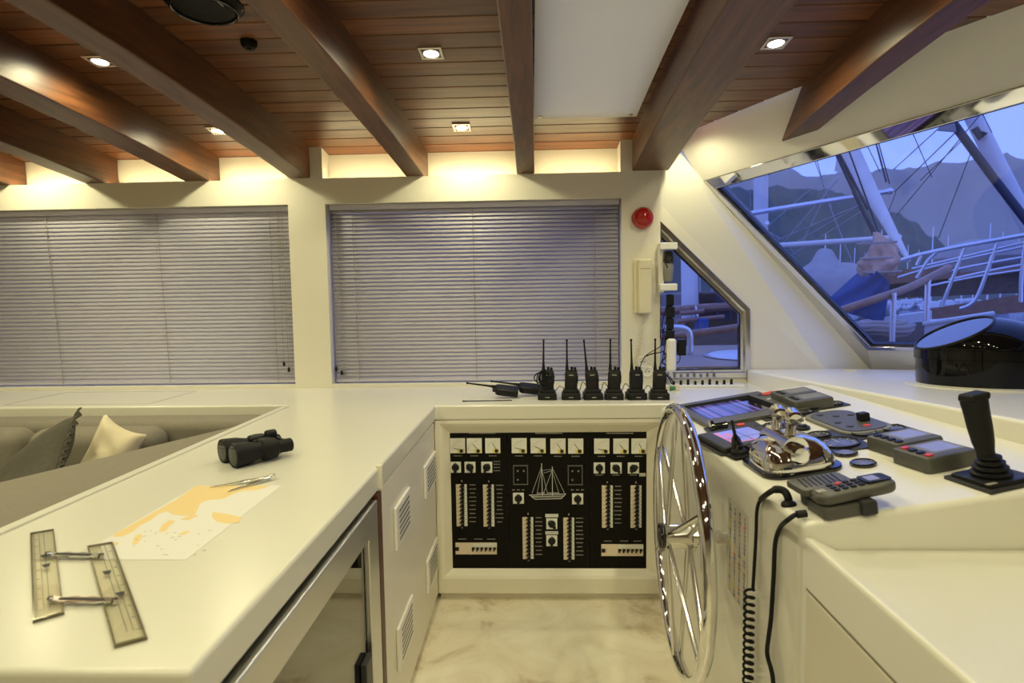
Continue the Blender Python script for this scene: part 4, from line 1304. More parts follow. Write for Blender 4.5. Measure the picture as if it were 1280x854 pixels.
# binoculars
pa = W_(283, 578, .036); pb = W_(352, 560, .036)
ax = (pb - pa); ax.z = 0; axn = ax.normalized(); pe = V((0, 0, 1)).cross(axn)
pA = onZ(291, 570, ZT + .034); pB = onZ(273, 562, ZT + .034)
axn = (onZ(351, 558, ZT + .034) - pA); axn.z = 0; axn.normalize()
pe = V((0, 0, 1)).cross(axn)
sepv = pB - pA
bt = thing('binoculars', 'black binoculars standing on the worktop beside the sofa', 'binoculars', tuple((pA + pB) / 2 - V((0, 0, .034))))
off2 = pe * (.078 if sepv.dot(pe) > 0 else -.078)
for k, o_ in enumerate((V((0, 0, 0)), off2)):
    b = pA + o_
    prof = [(.0335, 0), (.0345, .004), (.0335, .016), (.0315, .040), (.025, .066), (.024, .074), (.030, .080), (.0315, .098), (.030, .118), (.021, .126), (.0185, .142), (.0195, .146), (.0195, .166), (.017, .168)]
    br = G().lathe(prof, b, axn, n=28).build('barrel', 'rubber', bt, world=True)
    G().lathe([(.0335, -.0005), (.0345, .003), (.029, .0035), (.0285, -.0003)], b, axn, n=28, cap=False).build('objective_rim', 'black', br, world=True)
    G().lathe([(0, -.0012), (.0285, -.0004)], b, axn, n=28).build('objective_lens', 'compass', br, world=True)
    # prism housing shoulder
    G().obox(b + axn * .098 + off2 * (.16 if k == 0 else -.16) + V((0, 0, .004)), (axn, pe, (0, 0, 1)), (.024, .022, .026)).build('prism_housing', 'rubber', br, bevel=.010, world=True, seg=3)
mid_ = pA + off2 * .5
G().obox(mid_ + axn * .095 + V((0, 0, .018)), (axn, pe, (0, 0, 1)), (.030, .020, .008)).build('bridge', 'rubber', bt, bevel=.005, world=True)
G().lathe([(.012, 0), (.014, .003), (.014, .026), (.012, .029)], mid_ + axn * .110 + V((0, 0, .032)), axn, n=20).build('focus_wheel', 'black', bt, world=True)
G().lathe([(.007, 0), (.008, .002), (.008, .034), (.006, .036)], mid_ + axn * .062 + V((0, 0, .026)), axn, n=16).build('hinge_pin', 'black', bt, world=True)
G().obox(mid_ + axn * .146 + V((0, 0, .014)), (axn, pe, (0, 0, 1)), (.004, .040, .006)).build('eyepiece_bridge', 'black', bt, bevel=.002, world=True)

# ================================================================== SOFA
t = thing('corner_sofa', 'grey upholstered corner sofa behind the side worktop', 'sofa', (-2.2, 1.7, 0))
G().box(-3.65, -1.10, 1.62, 2.48, .10, .42).build('seat_base', 'cloth', t, bevel=.03, world=True, seg=3)
G().box(-1.86, -1.10, -.6, 1.60, .10, .42).build('side_seat_base', 'cloth', t, bevel=.03, world=True, seg=3)
i0 = onZ(310, 527, .83); i1_ = onZ(0, 600, .83); 
dd = (i1_ - i0); i2_ = i0 + dd * 1.5; i00 = i0 - dd * .13
g = G(); g.prism([V((-1.092, i00.y, .83)), V((i00.x, i00.y, .83)), V((i2_.x, i2_.y, .83)), V((-1.092, i2_.y, .83))], (0, 0, -.43))
g.build('side_backrest', 'cloth', t, bevel=.035, world=True, seg=5)
G().box(-3.66, -1.10, 2.325, 2.492, .40, .842).build('window_backrest', 'cloth', t, bevel=.04, world=True, seg=5)
for (xa, xb_) in ((-2.02, -1.50), (-2.62, -2.06), (-3.3, -2.66)):
    G().box(xa, xb_, 2.17, 2.33, .42, .835).build('back_cushion', 'cloth', t, bevel=.06, world=True, seg=5)
for (ya_, yb2) in ((.2, .85), (.9, 1.5)):
    G().box(-1.84, -1.35, ya_, yb2, .42, .54).build('seat_cushion', 'cloth', t, bevel=.04, world=True, seg=4)
for xa in (-3.3, -2.65, -2.0): 
    G().box(xa, xa + .62, 1.63, 2.20, .42, .54).build('seat_cushion', 'cloth', t, bevel=.04, world=True, seg=4)

def pillow(label, A, B, D, th, mname, pin=.12, ruffle=False):
    e1, e2 = B - A, D - A; c = A + (e1 + e2) / 2
    nrm = e1.cross(e2).normalized()
    if nrm.y > 0: nrm = -nrm
    t = thing('scatter_cushion', label, 'cushion', tuple(c), group='scatter cushions on the sofa')
    def pos(x, y, h):
        xx = x * (1 - pin * (1 - min(1, y * y))); yy = y * (1 - pin * (1 - min(1, x * x)))
        return c + e1 * (xx / 2) + e2 * (yy / 2) + nrm * h
    g = G(); n = 28
    for sgn in (1, -1):
        def fn(a, b, sgn=sgn):
            x, y = a * 2 - 1, b * 2 - 1
            h = th / 2 * (max(0, (1 - x ** 4) * (1 - y ** 4))) ** .55 * (1 + .07 * math.sin(4 * x + 3 * y) + .04 * math.sin(9 * y - 4 * x))
            return pos(x, y, h * sgn)
        if (e1.cross(e2).dot(nrm) > 0) == (sgn == 1): g.grid(fn, n, n)
        else: g.grid(lambda a, b, f=fn: f(1 - a, b), n, n)
    g.build('cover', mname, t, world=True, angle=80)
    if ruffle:
        g = G(); m = 60; vs = []
        for i in range(m + 1):
            s_ = -1 + 2 * i / m; wv = math.sin(i * 1.0) * .009
            for k in range(4):
                p = pos(s_, -1 - .035 * k, wv * k / 3) ; vs.append(p)
        g.add(vs, [(i * 4 + k, i * 4 + k + 1, i * 4 + k + 5, i * 4 + k + 4) for i in range(m) for k in range(3)])
        r_ = g.build('ruffled_edge', mname, t, world=True, angle=80)
        sm = r_.modifiers.new('thick', 'SOLIDIFY'); sm.thickness = .004
    return t
pillow('charcoal cushion with a ruffled edge leaning in the sofa corner', onY(95, 517, 1.95), onY(66, 612, 1.78), onY(-45, 640, 2.02), .13, 'pillowdark', .06, True)
pillow('cream cushion beside the charcoal ruffled one', onY(131, 516, 2.13), onY(185, 543, 2.13), onY(88, 600, 1.99), .12, 'pillowcream', .16)

# ================================================================== TWO-WAY RADIOS
def charger_mesh(t):
    G().rrect(0, 0, .0425, .040, .010, 0, .030, top=.006).build('charger_base', 'black', t)
    G().rrect(0, .004, .036, .026, .008, .029, .044, top=.006).build('charger_cup', 'black', t)
    G().box(-.010, .010, -.0415, -.0398, .010, .014).build('status_lamp', 'printdim', t)
RX = [(684.2, .0), (714.5, .0), (742.2, 0), (769.0, 0), (797.2, 0), (826.2, 0)]
rl = ['first charging cradle from the blind side, below the radio wrapped in cable', 'second charging cradle from the lying radios', 'third charging cradle from the lying radios', 'fourth charging cradle, third from the window end of the row',
      'charging cradle next to last in the row towards the small window', 'last charging cradle in the row, nearest the steering wheel']
rr_ = ['two-way radio with a black cable coiled round its top', 'upright two-way radio next to the one wrapped in cable', 'two-way radio with left-leaning aerial, third upright one of the row', 'two-way radio with a dark clip sticking out beside it, fourth of the row',
       'two-way radio in front of the coiled phone cord', 'two-way radio at the end of the row beside the small window']
ch = thing('charging_cradle', rl[0], 'charger', (0, 0, ZT), group='charging cradles on the worktop'); charger_mesh(ch)
def radio_mesh(t):
    G().rrect(0, 0, .0285, .017, .008, 0, .098, top=.006).build('body', 'black', t)
    G().rrect(0, .001, .0255, .015, .006, .097, .104, top=.002).build('top_plate', 'matte', t)
    G().rrect(0, -.0172, .019, .0015, .001, .028, .072).build('speaker_grille', 'matte', t)
    G().box(-.010, .010, -.0180, -.0170, .080, .085).build('maker_badge', 'printdim', t)
    G().lathe([(.0085, .100), (.0075, .112), (.0050, .135), (.0042, .17), (.0036, .232), (.0050, .236), (.0048, .243), (0, .244)], (-.0165, .002, 0), (-.03, 0, 1), n=14).build('aerial', 'rubber', t)
    for x, h in ((.002, .118), (.0165, .116)):
        G().lathe([(.0065, .102), (.0062, h), (.004, h + .002)], (x, .002, 0), n=12).build('knob', 'black', t)
    G().box(.0280, .0312, -.008, .008, .045, .080).build('talk_button', 'matte', t, bevel=.001)
rd = thing('two_way_radio', rr_[0], 'radio', (0, 0, 0), group='two-way radios standing in chargers'); radio_mesh(rd)
for i, (x, _) in enumerate(RX):
    p = onZ(x, 500.6, ZT); loc = (p.x, p.y + .042, ZT + .0005)
    ry = [R(3), R(1.5), R(-3.0), R(2.0), R(1.5), R(2.0)][i]
    rz = [R(8), R(-6), R(5), R(-10), R(12), R(-8)][i]
    rloc = (p.x, p.y + .044, ZT + .026)
    if i == 0:
        ch.location = loc; rd.location = rloc; rd.rotation_euler = (R(-3), ry, rz)
    else:
        dup(ch, loc, (0, 0, rz * .5), rl[i]); dup(rd, rloc, (R(-3), ry, rz), rr_[i])
# cable coiled round the first radio
t = thing('earpiece_cable', 'thin black cable coiled over the first radio', 'cable', tuple(onY(684, 468, 2.55)))
base = onZ(684.2, 500.6, ZT)
g = G(); rnd = random.Random(9)
for k in range(5):
    c = V((base.x - .012 + rnd.uniform(-.012, .012), base.y + .018 - .004 * k, ZT + .098 + rnd.uniform(-.006, .010)))
    a_, b_ = rnd.uniform(.020, .036), rnd.uniform(.024, .042)
    g.tube([c + V((a_ * math.cos(u), .006 * math.sin(2 * u), b_ * math.sin(u))) for u in [2 * math.pi * i / 26 for i in range(26)]], .0028, 6, True)
g.build('coils', 'rubber', t, world=True, angle=80)
# two radios lying down
for i, (q, q2, lb) in enumerate(((( 640, 494), (575, 478), 'two-way radio lying flat, farther from the upright row'), ((667, 494), (608, 481), 'two-way radio lying flat against the first upright radio'))):
    p = onZ(*q, ZT); 
    t2 = dup(rd, (p.x + .035, p.y + .05, ZT + .026), (R(90), 0, 0), lb)
    t2['group'] = 'two-way radios lying on the worktop'
    # lying on its back, aerial pointing left and slightly up
    X = V((0, -.92, -.38)); Zd = V((-.985, -.05, .13)).normalized(); X = (X - Zd * X.dot(Zd)).normalized(); Yd = Zd.cross(X)
    m = Matrix((X, Yd, Zd)).transposed()
    t2.rotation_euler = m.to_euler()
    p = onZ(q[0], 498.5, ZT); t2.location = (p.x + .028 + .01 * i, p.y + .022 + .060 * i, ZT + .0275)
t = thing('loose_aerial', 'thin black wire lying in front of the flat radios', 'wire', tuple(onZ(595, 502, ZT)))
a, b = onZ(578, 501.5, ZT + .003), onZ(640, 500.5, ZT + .003)
G().tube([a, lerp(a, b, .1), b], [.0032, .0022, .0022], 8).build('wire', 'rubber', t, world=True)
# charger leads behind the row
t = thing('charger_lead', 'black leads trailing behind the charging cradles', 'cable', tuple(onZ(760, 492, ZT)))
g = G(); rnd = random.Random(21)
for i in range(5):
    a = onZ(RX[i][0] + 8, 495, ZT + .004); b = onZ(RX[i + 1][0] - 4, 494, ZT + .004)
    pts = [V((a.x, a.y + .06, ZT + .003)), V((a.x + .015, a.y + .075, ZT + .02)), V(((a.x + b.x) / 2, a.y + .08, ZT + rnd.uniform(.03, .07))), V((b.x, b.y + .075, ZT + .012)), V((b.x, b.y + .065, ZT + .003))]
    G().tube(smooth(pts), .0018, 6).build('lead', 'rubber', t, world=True, angle=80)

# ================================================================== WALL THINGS BY THE SMALL WINDOW
def Wl(x, y, Y=YW): return onY(x, y, Y)
p = Wl(803, 273); rr2 = 13.3 / (FPX / (YW - .03))
t = thing('alarm_beacon', 'round red alarm beacon on the white pillar above the wall telephone', 'alarm beacon', (p.x, YW, p.z))
G().lathe([(rr2 * 1.0, 0), (rr2 * 1.0, -.010), (rr2 * .94, -.012)], (0, 0, 0), (0, 1, 0), n=36).build('beacon_base', 'red', t)
ln = G().lathe([(rr2 * .96, -.011), (rr2 * .94, -.030), (rr2 * .80, -.046), (rr2 * .5, -.054), (0, -.057)], (0, 0, 0), (0, 1, 0), n=36).build('red_lens', 'red', t, angle=80)
g = G()
for r_ in (.55, .78): g.tube([V((rr2 * r_ * math.cos(2 * math.pi * i / 32), -.054 + .012 * (r_ - .45), rr2 * r_ * math.sin(2 * math.pi * i / 32))) for i in range(32)], .0012, 6, True)
g.build('lens_rings', 'red', ln)

a, b = Wl(792, 324), Wl(812.5, 391)
t = thing('wall_telephone', 'cream wall telephone handset on the pillar below the red beacon', 'telephone', ((a.x + b.x) / 2, YW, b.z))
G().box(a.x, b.x - .012, YW - .026, YW, b.z, a.z).build('cradle', 'ivory', t, bevel=.007, world=True, seg=3)
h_ = G().box(a.x + .016, b.x, YW - .052, YW - .022, b.z - .002, a.z - .002).build('handset', 'ivory', t, bevel=.010, world=True, seg=4)
G().box(a.x + .022, b.x - .008, YW - .0532, YW - .051, a.z - .052, a.z - .050).build('earpiece_line', 'groove', h_, world=True)
g = G(); pts = []
q = [Wl(802, 392), Wl(801, 415), Wl(797, 440), Wl(793, 452), Wl(797, 462)]
cl = smooth([V((p.x, YW - .018, p.z)) for p in q], 40)
for i, c in enumerate(cl):
    aa = i * 1.05; pts.append(c + V((.0075 * math.cos(aa), .0075 * math.sin(aa) , 0)))
g.tube(pts, .0019, 6); g.build('coiled_cord', 'ivory', t, world=True, angle=80)

for i, (x, y) in enumerate(((803, 452.5), (809, 464.5))):
    p = Wl(x, y)
    lb = ('round white wall socket, upper of the two behind the radios', 'round white wall socket, lower of the two behind the radios')[i]
    t = thing('wall_socket', lb, 'socket', (p.x, YW, p.z), group='wall sockets')
    G().lathe([(.031, 0), (.031, -.006), (.027, -.010), (.022, -.010), (.020, -.004), (0, -.004)], (0, 0, 0), (0, 1, 0), n=28).build('face_plate', 'white', t)
    g = G()
    for s_ in (-1, 1): g.cyl((.009 * s_, -.0042, 0), (.009 * s_, -.006, 0), .003, n=10)
    g.cyl((0, -.0042, .010), (0, -.010, .010), .002, n=8); g.build('contacts', 'matte', t)

# white bracket with a dark torch-like device
t = thing('wall_bracket', 'white C-shaped wall bracket holding a dark device beside the small window', 'bracket', tuple(Wl(826, 366, 3.0)))
def bb(x0, y0, x1, y1, ya, yb): 
    p, q = Wl(x0, y0, 2.98), Wl(x1, y1, 2.98); return (p.x, q.x, ya, yb, q.z, p.z)
G().box(*bb(822.5, 305, 829.5, 366, 2.965, 3.0)).build('back_bar', 'white', t, bevel=.004, world=True)
G().box(*bb(822.5, 304.5, 844, 312.5, 2.93, 3.0)).build('upper_arm', 'white', t, bevel=.004, world=True)
G().box(*bb(822.5, 355, 844, 363.5, 2.93, 3.0)).build('lower_arm', 'white', t, bevel=.006, world=True)
a, b = Wl(836, 315, 2.96), Wl(835, 353, 2.96)
t = thing('hand_lamp', 'dark torch with grey body held in the white wall bracket', 'torch', tuple(b))
G().lathe([(.008, 0), (.021, .008), (.025, .05), (.025, .085), (.018, .10)], b, a - b, n=22).build('body', 'lgrey', t, world=True)
G().lathe([(.022, .095), (.028, .105), (.028, .150), (.018, .157), (0, .157)], b, a - b, n=22).build('lamp_head', 'gloss', t, world=True)
G().tube(smooth([a + V((-.012, -.012, -.005)), a + V((-.026, -.025, -.03)), a + V((-.020, -.028, -.065)), a + V((-.008, -.02, -.08))]), .003, 8).build('strap', 'rubber', t, world=True)

p0_, p1_ = Wl(832.5, 368, 2.98), Wl(842, 427, 2.98)
t = thing('adapter_stack', 'stack of separate black adapters hanging on the wall edge under the white bracket', 'adapter stack', tuple(p1_))  # separate adapters grouped as one stack
zz = [p1_.z + (p0_.z - p1_.z) * i / 4 for i in range(5)]
for i in range(4):
    G().box(p0_.x + (.004 if i % 2 else 0), p1_.x - (.004 if i % 2 else 0), 2.955, 2.999, zz[i] + .003, zz[i + 1] - .002).build('adapter_block', 'black', t, bevel=.005, world=True)
G().box(p0_.x + .006, p1_.x - .006, 2.985, 3.0, p1_.z, p0_.z).build('backing', 'matte', t, world=True)
p0_, p1_ = Wl(832, 423, 2.975), Wl(844, 464, 2.975)
t = thing('plug_adapter', 'rounded white plug adapter hanging beside the end radio', 'plug', tuple(p1_))
G().box(p0_.x, p1_.x, 2.94, 2.998, p1_.z, p0_.z).build('plug_body', 'white', t, bevel=.016, world=True, seg=4)
G().lathe([(.010, 0), (.008, -.016), (.004, -.02)], ((p0_.x + p1_.x) / 2, 2.965, p1_.z + .004), (0, 0, 1), n=14).build('cord_outlet', 'white', t, world=True)
p0_, p1_ = Wl(846, 424, 3.02), Wl(856, 444, 3.02)
t = thing('power_brick', 'small black power brick in front of the small window', 'adapter', tuple(p1_))
G().box(p0_.x, p1_.x, 2.99, 3.035, p1_.z, p0_.z).build('case', 'black', t, bevel=.004, world=True)
G().tube(smooth([V((p0_.x + .015, 3.012, p1_.z + .002)), V((p0_.x + .012, 3.012, p1_.z - .03)), V((p0_.x - .02, 3.01, p1_.z - .055)), V((p0_.x - .035, 3.0, p1_.z - .085))]), .0022, 6).build('lead', 'rubber', t, world=True)
G().box(p0_.x - .022, p0_.x + .002, 3.0, 3.02, p1_.z + .02, p0_.z - .02).build('plug_pins', 'matte', t, world=True)
t = thing('tangled_leads', 'thin black leads tangled down the wall edge beside the bracket', 'cable', tuple(Wl(830, 470, 2.98)))
for k, q in enumerate([[(834, 396), (829, 415), (826, 432), (806, 446), (797, 470), (793, 492)], [(838, 400), (833, 420), (830, 440), (832, 455), (828, 470), (831, 484)], [(834, 380), (827, 405), (831, 425), (827, 450), (820, 470)], [(826, 438), (832, 444), (827, 452), (833, 458), (828, 465), (834, 470), (842, 486)], [(826, 440), (814, 442), (804, 446)], [(836, 470), (842, 480), (850, 488)]]):
    G().tube(smooth([V((p.x, 2.972 - .004 * k, p.z)) for p in [Wl(x, y, 2.975) for x, y in q]], 8), .0022 if k < 3 else .0032, 6).build('lead', 'rubber', t, world=True, angle=80)

# cable terminals on the worktop behind the console
t = thing('terminal_strip', 'row of small black plugs and green terminals on the worktop below the small window', 'terminal strip', tuple(onZ(868, 490, ZT)))
G().box(.70, 1.06, 2.885, 2.935, ZT + .0005, ZT + .012).build('rail', 'white', t, bevel=.002, world=True)
for i in range(9):
    x = .715 + .036 * i; hgt = .010 + .004 * ((i * 7) % 3)
    g = G(); g.cyl((x, 2.91, ZT + .012), (x, 2.91, ZT + .012 + hgt), .0075, .006, 10); g.ball((x, 2.91, ZT + .014 + hgt), .0075, 10, 6)
    g.build('plug', 'black', t, world=True)
for i in range(4):
    x = .635 + .024 * i
    G().box(x - .010, x + .008, 2.80 - .01 * (i % 2), 2.83, ZT + .0005, ZT + .020 + .006 * (i % 2)).build('terminal', 'green' if i % 2 == 0 else 'ivory', t, bevel=.002, world=True)

# ================================================================== OUTSIDE
def O_(x, y, d):                      # point at distance d along the view direction through a measured spot
    r = ray(x, y).normalized(); return CC + r * d
def OH(x, y, z): return onZ(x, y, z)
SEA = -1.4
# hills across the bay
def hills(name, ridge, dist, depth, mname, base=SEA - 2, thick=1.0):
    rp = []
    for (x, y) in ridge:
        r = ray(x, y); h = math.hypot(r.x, r.y); rp.append((V((r.x / h, r.y / h, 0)), CAM_Z + r.z / h * dist))
    # refine with small bumps
    fine = []
    rnd = random.Random(len(ridge))
    for i in range(len(rp) - 1):
        for k in range(10):
            u = k / 10; d_ = (rp[i][0] * (1 - u) + rp[i + 1][0] * u).normalized(); su_ = u * u * (3 - 2 * u)
            fine.append((d_, rp[i][1] * (1 - su_) + rp[i + 1][1] * su_ + rnd.uniform(-1, 1) * dist * .0014))
    fine.append(rp[-1])
    rows = [(0.0, 1.0), (.12, .93), (.3, .80), (.5, .58), (.75, .30), (1.0, 0.0)]
    g = G(); n = len(fine); vs = []
    for (u, k) in rows:
        for i, (d_, z) in enumerate(fine):
            dd = dist - depth * u
            vs.append(V((d_.x * dd, d_.y * dd, base + (z - base) * k * (1 + .05 * math.sin(i * .37 + 5 * u) * (u > 0)))))
    for (d_, z) in fine: vs.append(V((d_.x * (dist + depth), d_.y * (dist + depth), base)))
    m = len(rows)
    fs = [(r_ * n + i, r_ * n + i + 1, (r_ + 1) * n + i + 1, (r_ + 1) * n + i) for r_ in range(m - 1) for i in range(n - 1)]
    fs += [(i + 1, i, m * n + i, m * n + i + 1) for i in range(n - 1)]
    g.add(vs, fs)
    return struct(g.build(name, mname, angle=60))
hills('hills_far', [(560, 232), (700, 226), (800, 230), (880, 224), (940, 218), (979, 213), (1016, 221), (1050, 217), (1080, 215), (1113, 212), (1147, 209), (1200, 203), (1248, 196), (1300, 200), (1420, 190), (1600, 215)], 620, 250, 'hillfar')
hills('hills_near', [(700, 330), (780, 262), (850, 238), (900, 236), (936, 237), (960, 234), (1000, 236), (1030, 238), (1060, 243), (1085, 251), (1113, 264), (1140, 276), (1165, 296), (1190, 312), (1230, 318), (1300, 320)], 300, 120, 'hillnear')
g = G(); g.grid(lambda a, b: V((-150 + 1100 * a, 4.5 + 800 * b, SEA)), 4, 4); struct(g.build('water', 'water'))
g = G(); g.grid(lambda a, b: V((3.3 + 900 * a, -300 + 304.5 * b, SEA)), 4, 4); struct(g.build('water', 'water'))

# own side deck and foredeck
DZ = .93
t_ = [V((-3.6, 3.30, DZ)), V((-3.6, 4.65, DZ)), V((1.2, 4.75, DZ)), V((3.2, 4.55, DZ + .02)), V((5.4, 3.6, DZ + .05)), V((6.2, 2.6, DZ + .07)), V((6.0, -1.0, DZ + .05)), V((3.3, -1.0, DZ)), V((3.25, 1.2, DZ)), V((2.55, 2.6, DZ)), V((2.1, 3.30, DZ))]
g = G(); g.prism(t_, (0, 0, -.9)); struct(g.build('deck', 'teak'))
cn = onZ(922, 446, DZ)
t = thing('deck_hatch', 'round white hatch lid on the side deck outside the small window', 'hatch', (cn.x + .12, cn.y, DZ))
G().lathe([(.30, 0), (.30, .012), (.27, .022), (0, .026)], n=40).build('lid', 'hullwhite', t)
G().lathe([(.31, 0), (.33, .004), (.33, .010), (.30, .012)], n=40, cap=False).build('rim', 'rail', t)
# side rail outside the small window
t = thing('side_rail', 'wooden cap rail on steel posts along the side deck', 'rail', (1.2, 4.72, DZ))
G().tube(smooth([onY(770, 428, 4.7), onY(850, 419, 4.7), onY(925, 409, 4.62), onY(985, 398, 4.5)], 6), .030, 12).build('cap_rail', 'teakrail', t, world=True)
for x in (800, 862, 985):
    p = onY(x, 414, 4.68); G().cyl((p.x, 4.68, DZ), (p.x, 4.68, p.z), .022, n=14).build('post', 'rail', t, world=True)
t = thing('boarding_handle', 'bent stainless handrail on the side deck outside the small window', 'handrail', tuple(onY(863, 468, 4.0)))
G().tube(smooth([onY(830, 410, 4.0), onY(850, 410, 4.0), onY(859, 413, 4.0), onY(862.5, 421, 4.0), onY(862.5, 440, 4.0), V((onY(862.5, 470, 4.0).x, 4.0, DZ))], 6), .022, 12).build('bar', 'rail', t, world=True, angle=80)

# neighbouring wooden boat seen through the small window
t = thing('wooden_boat', 'dark wooden boat moored beyond the side deck, with a pale cabin post and steel bars', 'boat', (2.0, 8.0, SEA))
YN = 8.0
g = G()
def hb_(a, b):
    x = -6 + 12.5 * a; z = SEA - .1 + (1.33 - (405 - 372) / FPX * YN - SEA + .12 * (a - .5)) * b
    return V((x, YN + .5 - .55 * b - .9 * max(0, a - .7) ** 2 * -3, z))
g.grid(hb_, 30, 6); hu = g.build('hull', 'hull', t, world=True)
sm = hu.modifiers.new('thick', 'SOLIDIFY'); sm.thickness = .08
G().tube([onY(700, 398, YN), onY(900, 384, YN), onY(1000, 378, YN)], .06, 10).build('gunwale', 'teakrail', t, world=True)
G().box(onY(852, 400, 8.8).x, onY(925, 400, 8.8).x, 8.6, 10.6, .4, onY(880, 365, 8.6).z).build('deck_house', 'hull', t, bevel=.04, world=True)
G().cyl(onY(863, 400, 8.3), onY(861, 310, 8.3), .12, .11, 18).build('pale_post', 'mastwhite', t, world=True)
G().box(onY(872, 408, 7.7).x, onY(884, 408, 7.7).x, 7.6, 7.9, onY(880, 416, 7.7).z, onY(880, 398, 7.7).z).build('blue_box', 'blue', t, bevel=.03, world=True)
G().cyl(onY(905, 400, 8.2), onY(903, 350, 8.2), .10, n=16).build('dark_bollard', 'mastdark', t, world=True)
G().tube([onY(872, 405, 7.9), onY(868, 382, 7.9)], .03, 8).build('tilted_bar', 'rail', t, world=True)
for (x0_, y0_, x1_, y1_) in ((850, 392, 880, 389), (846, 402, 905, 396)):
    G().tube([onY(x0_, y0_, 7.75), onY(x1_, y1_, 7.75)], .03, 8).build('side_bar', 'teakrail', t, world=True)
for x in (858, 873, 888): G().tube([onY(x, 300, 9.0), onY(x + 3, 385, 8.6)], .012, 6).build('shroud', 'rigpale', t, world=True)

# --- scene through the windshield
# far marina: white hulls, each with a mast
hullm = thing('moored_yacht', 'white moored yacht with bare mast in the far marina', 'yacht', (0, 0, SEA), group='yachts in the far marina')
g = G()
def yh(a, b):
    x = (a - .5) * 9; w = 1.4 * max(.02, (1 - (2 * a - 1) ** 2 * (1 if a > .5 else .4))) ** .6
    th = math.pi * b
    return V((x, w * math.cos(th), .2 + 1.0 - 1.1 * math.sin(th) + .25 * a))
g.grid(yh, 16, 10); g.build('hull', 'hullwhite', hullm)
G().box(-2.2, 1.4, -.9, .9, .9, 1.7).build('cabin', 'hullwhite', hullm, bevel=.2)
G().cyl((.6, 0, 1.2), (.6, 0, 11), .10, .05, 8).build('mast', 'rail', hullm)
G().cyl((.6, 0, 2.6), (-3.2, 0, 2.5), .08, n=8).build('boom', 'blue', hullm)
rnd = random.Random(17)
lbs = []
for i in range(16):
    x = 1030 + 17 * i + rnd.uniform(-3, 3); d = 90 + 15 * (i % 4)
    p = O_(x, 372, d); az = math.atan2(p.y, p.x)
    lb = 'white moored yacht with bare mast, one of the far marina row below the dark hill'
    if i == 0: hullm.location = (p.x, p.y, SEA); hullm['label'] = lb; hullm.rotation_euler = (0, 0, az)
    else: dup(hullm, (p.x, p.y, SEA), (0, 0, az + (math.pi if i % 3 == 1 else 0)), lb)

def pole(name, label, cat, pts, rr, mname, extra=None):
    t = thing(name, label, cat, tuple(pts[-1]))
    G().tube(pts, rr, 14).build('spar', mname, t, world=True, angle=80)
    return t
def base_to(p, z): return V((p.x, p.y, z))
a, b = O_(949, 200, 13), O_(951, 300, 13)
t = pole('mast', 'upright white mast at the left of the windshield view', 'mast', [a + V((0, 0, 2)), b, base_to(b, SEA)], .14, 'mastwhite')
for z in (0.2, 1.2): G().cyl(base_to(b, a.z - z), base_to(b, a.z - z - .06), .155, n=14).build('band', 'rail', t, world=True)
t = pole('boom', 'light blue-grey boom crossing above the furled sail', 'spar', [O_(900, 274, 9), O_(937, 267, 9.2), O_(1112, 239, 10)], .036, 'rail')
G().ball(O_(1112, 239, 10), .05, 10, 8).build('end_cap', 'rail', t, world=True)
t = pole('boom', 'pale spar just above the grey canvas cover', 'spar', [O_(940, 313, 10), O_(975, 307, 10), O_(1122, 297, 10.5)], .042, 'mastwhite')
G().ball(O_(1122, 297, 10.5), .055, 10, 8).build('end_cap', 'rail', t, world=True)
# furled pale sail running down to the bowsprit
t = thing('furled_sail', 'pale sail furled on a slanting stay above the tan bundle', 'sail', tuple(O_(1137, 327, 9)))
G().tube([O_(1046, 150, 10), O_(1060, 188, 10), O_(1088, 240, 9.7), O_(1118, 295, 9.3), O_(1137, 327, 9)], [.15, .14, .095, .055, .022], 16).build('sail_roll', 'sailwhite', t, world=True, angle=80)
G().prism([O_(1047, 190, 9.9), O_(1056, 216, 9.9), O_(1043, 214, 9.9)], (.02, .02, 0)).build('sail_tip', 'sailwhite', t, world=True)
def wires(name, label, segs, mname):
    t = thing(name, label, 'rigging', tuple(O_(segs[0][2], segs[0][3], segs[0][4])))
    for (x0_, y0_, x1_, y1_, d, r_) in segs:
        G().tube([O_(x0_, y0_, d), O_(x1_, y1_, d)], r_, 6).build('wire', mname, t, world=True)
wires('shrouds', 'dark stays running from the header down to the tan bundle', [(1040, 180, 1094, 296, 8.6, .022), (1047, 188, 1085, 262, 8.6, .016), (1066, 240, 1100, 300, 8.6, .016), (1058, 180, 1098, 290, 8.8, .010)], 'mastdark')
wires('pale_rigging', 'thin pale ropes fanning out over the left of the windshield view', [(905, 330, 1015, 235, 12, .008), (975, 308, 1048, 224, 12, .008), (960, 305, 1100, 245, 12, .007), (940, 280, 980, 300, 12, .008), (990, 306, 1085, 250, 12, .007), (1036, 255, 1066, 330, 11, .009), (1018, 200, 1040, 260, 12, .007), (938, 210, 938, 262, 13, .006), (1000, 310, 1036, 235, 11.5, .006), (940, 350, 1080, 262, 12, .006), (963, 290, 998, 320, 12, .006)], 'rigpale')
wires('thin_stays', 'thin dark stays crossing the sky and hills in the windshield', [(1138, 160, 1165, 222, 11, .006), (1176, 158, 1117, 212, 11, .007), (1195, 165, 1118, 240, 11, .008), (1202, 176, 1150, 226, 11, .007), (1214, 190, 1173, 298, 11, .007), (1228, 140, 1120, 270, 11, .007), (1222, 130, 1240, 166, 11, .006), (1094, 175, 1108, 228, 10, .012), (1098, 178, 1112, 230, 10, .008), (1082, 178, 1100, 215, 11, .006), (1020, 195, 1030, 235, 12, .006), (1120, 240, 1085, 330, 11, .006)], 'rig')
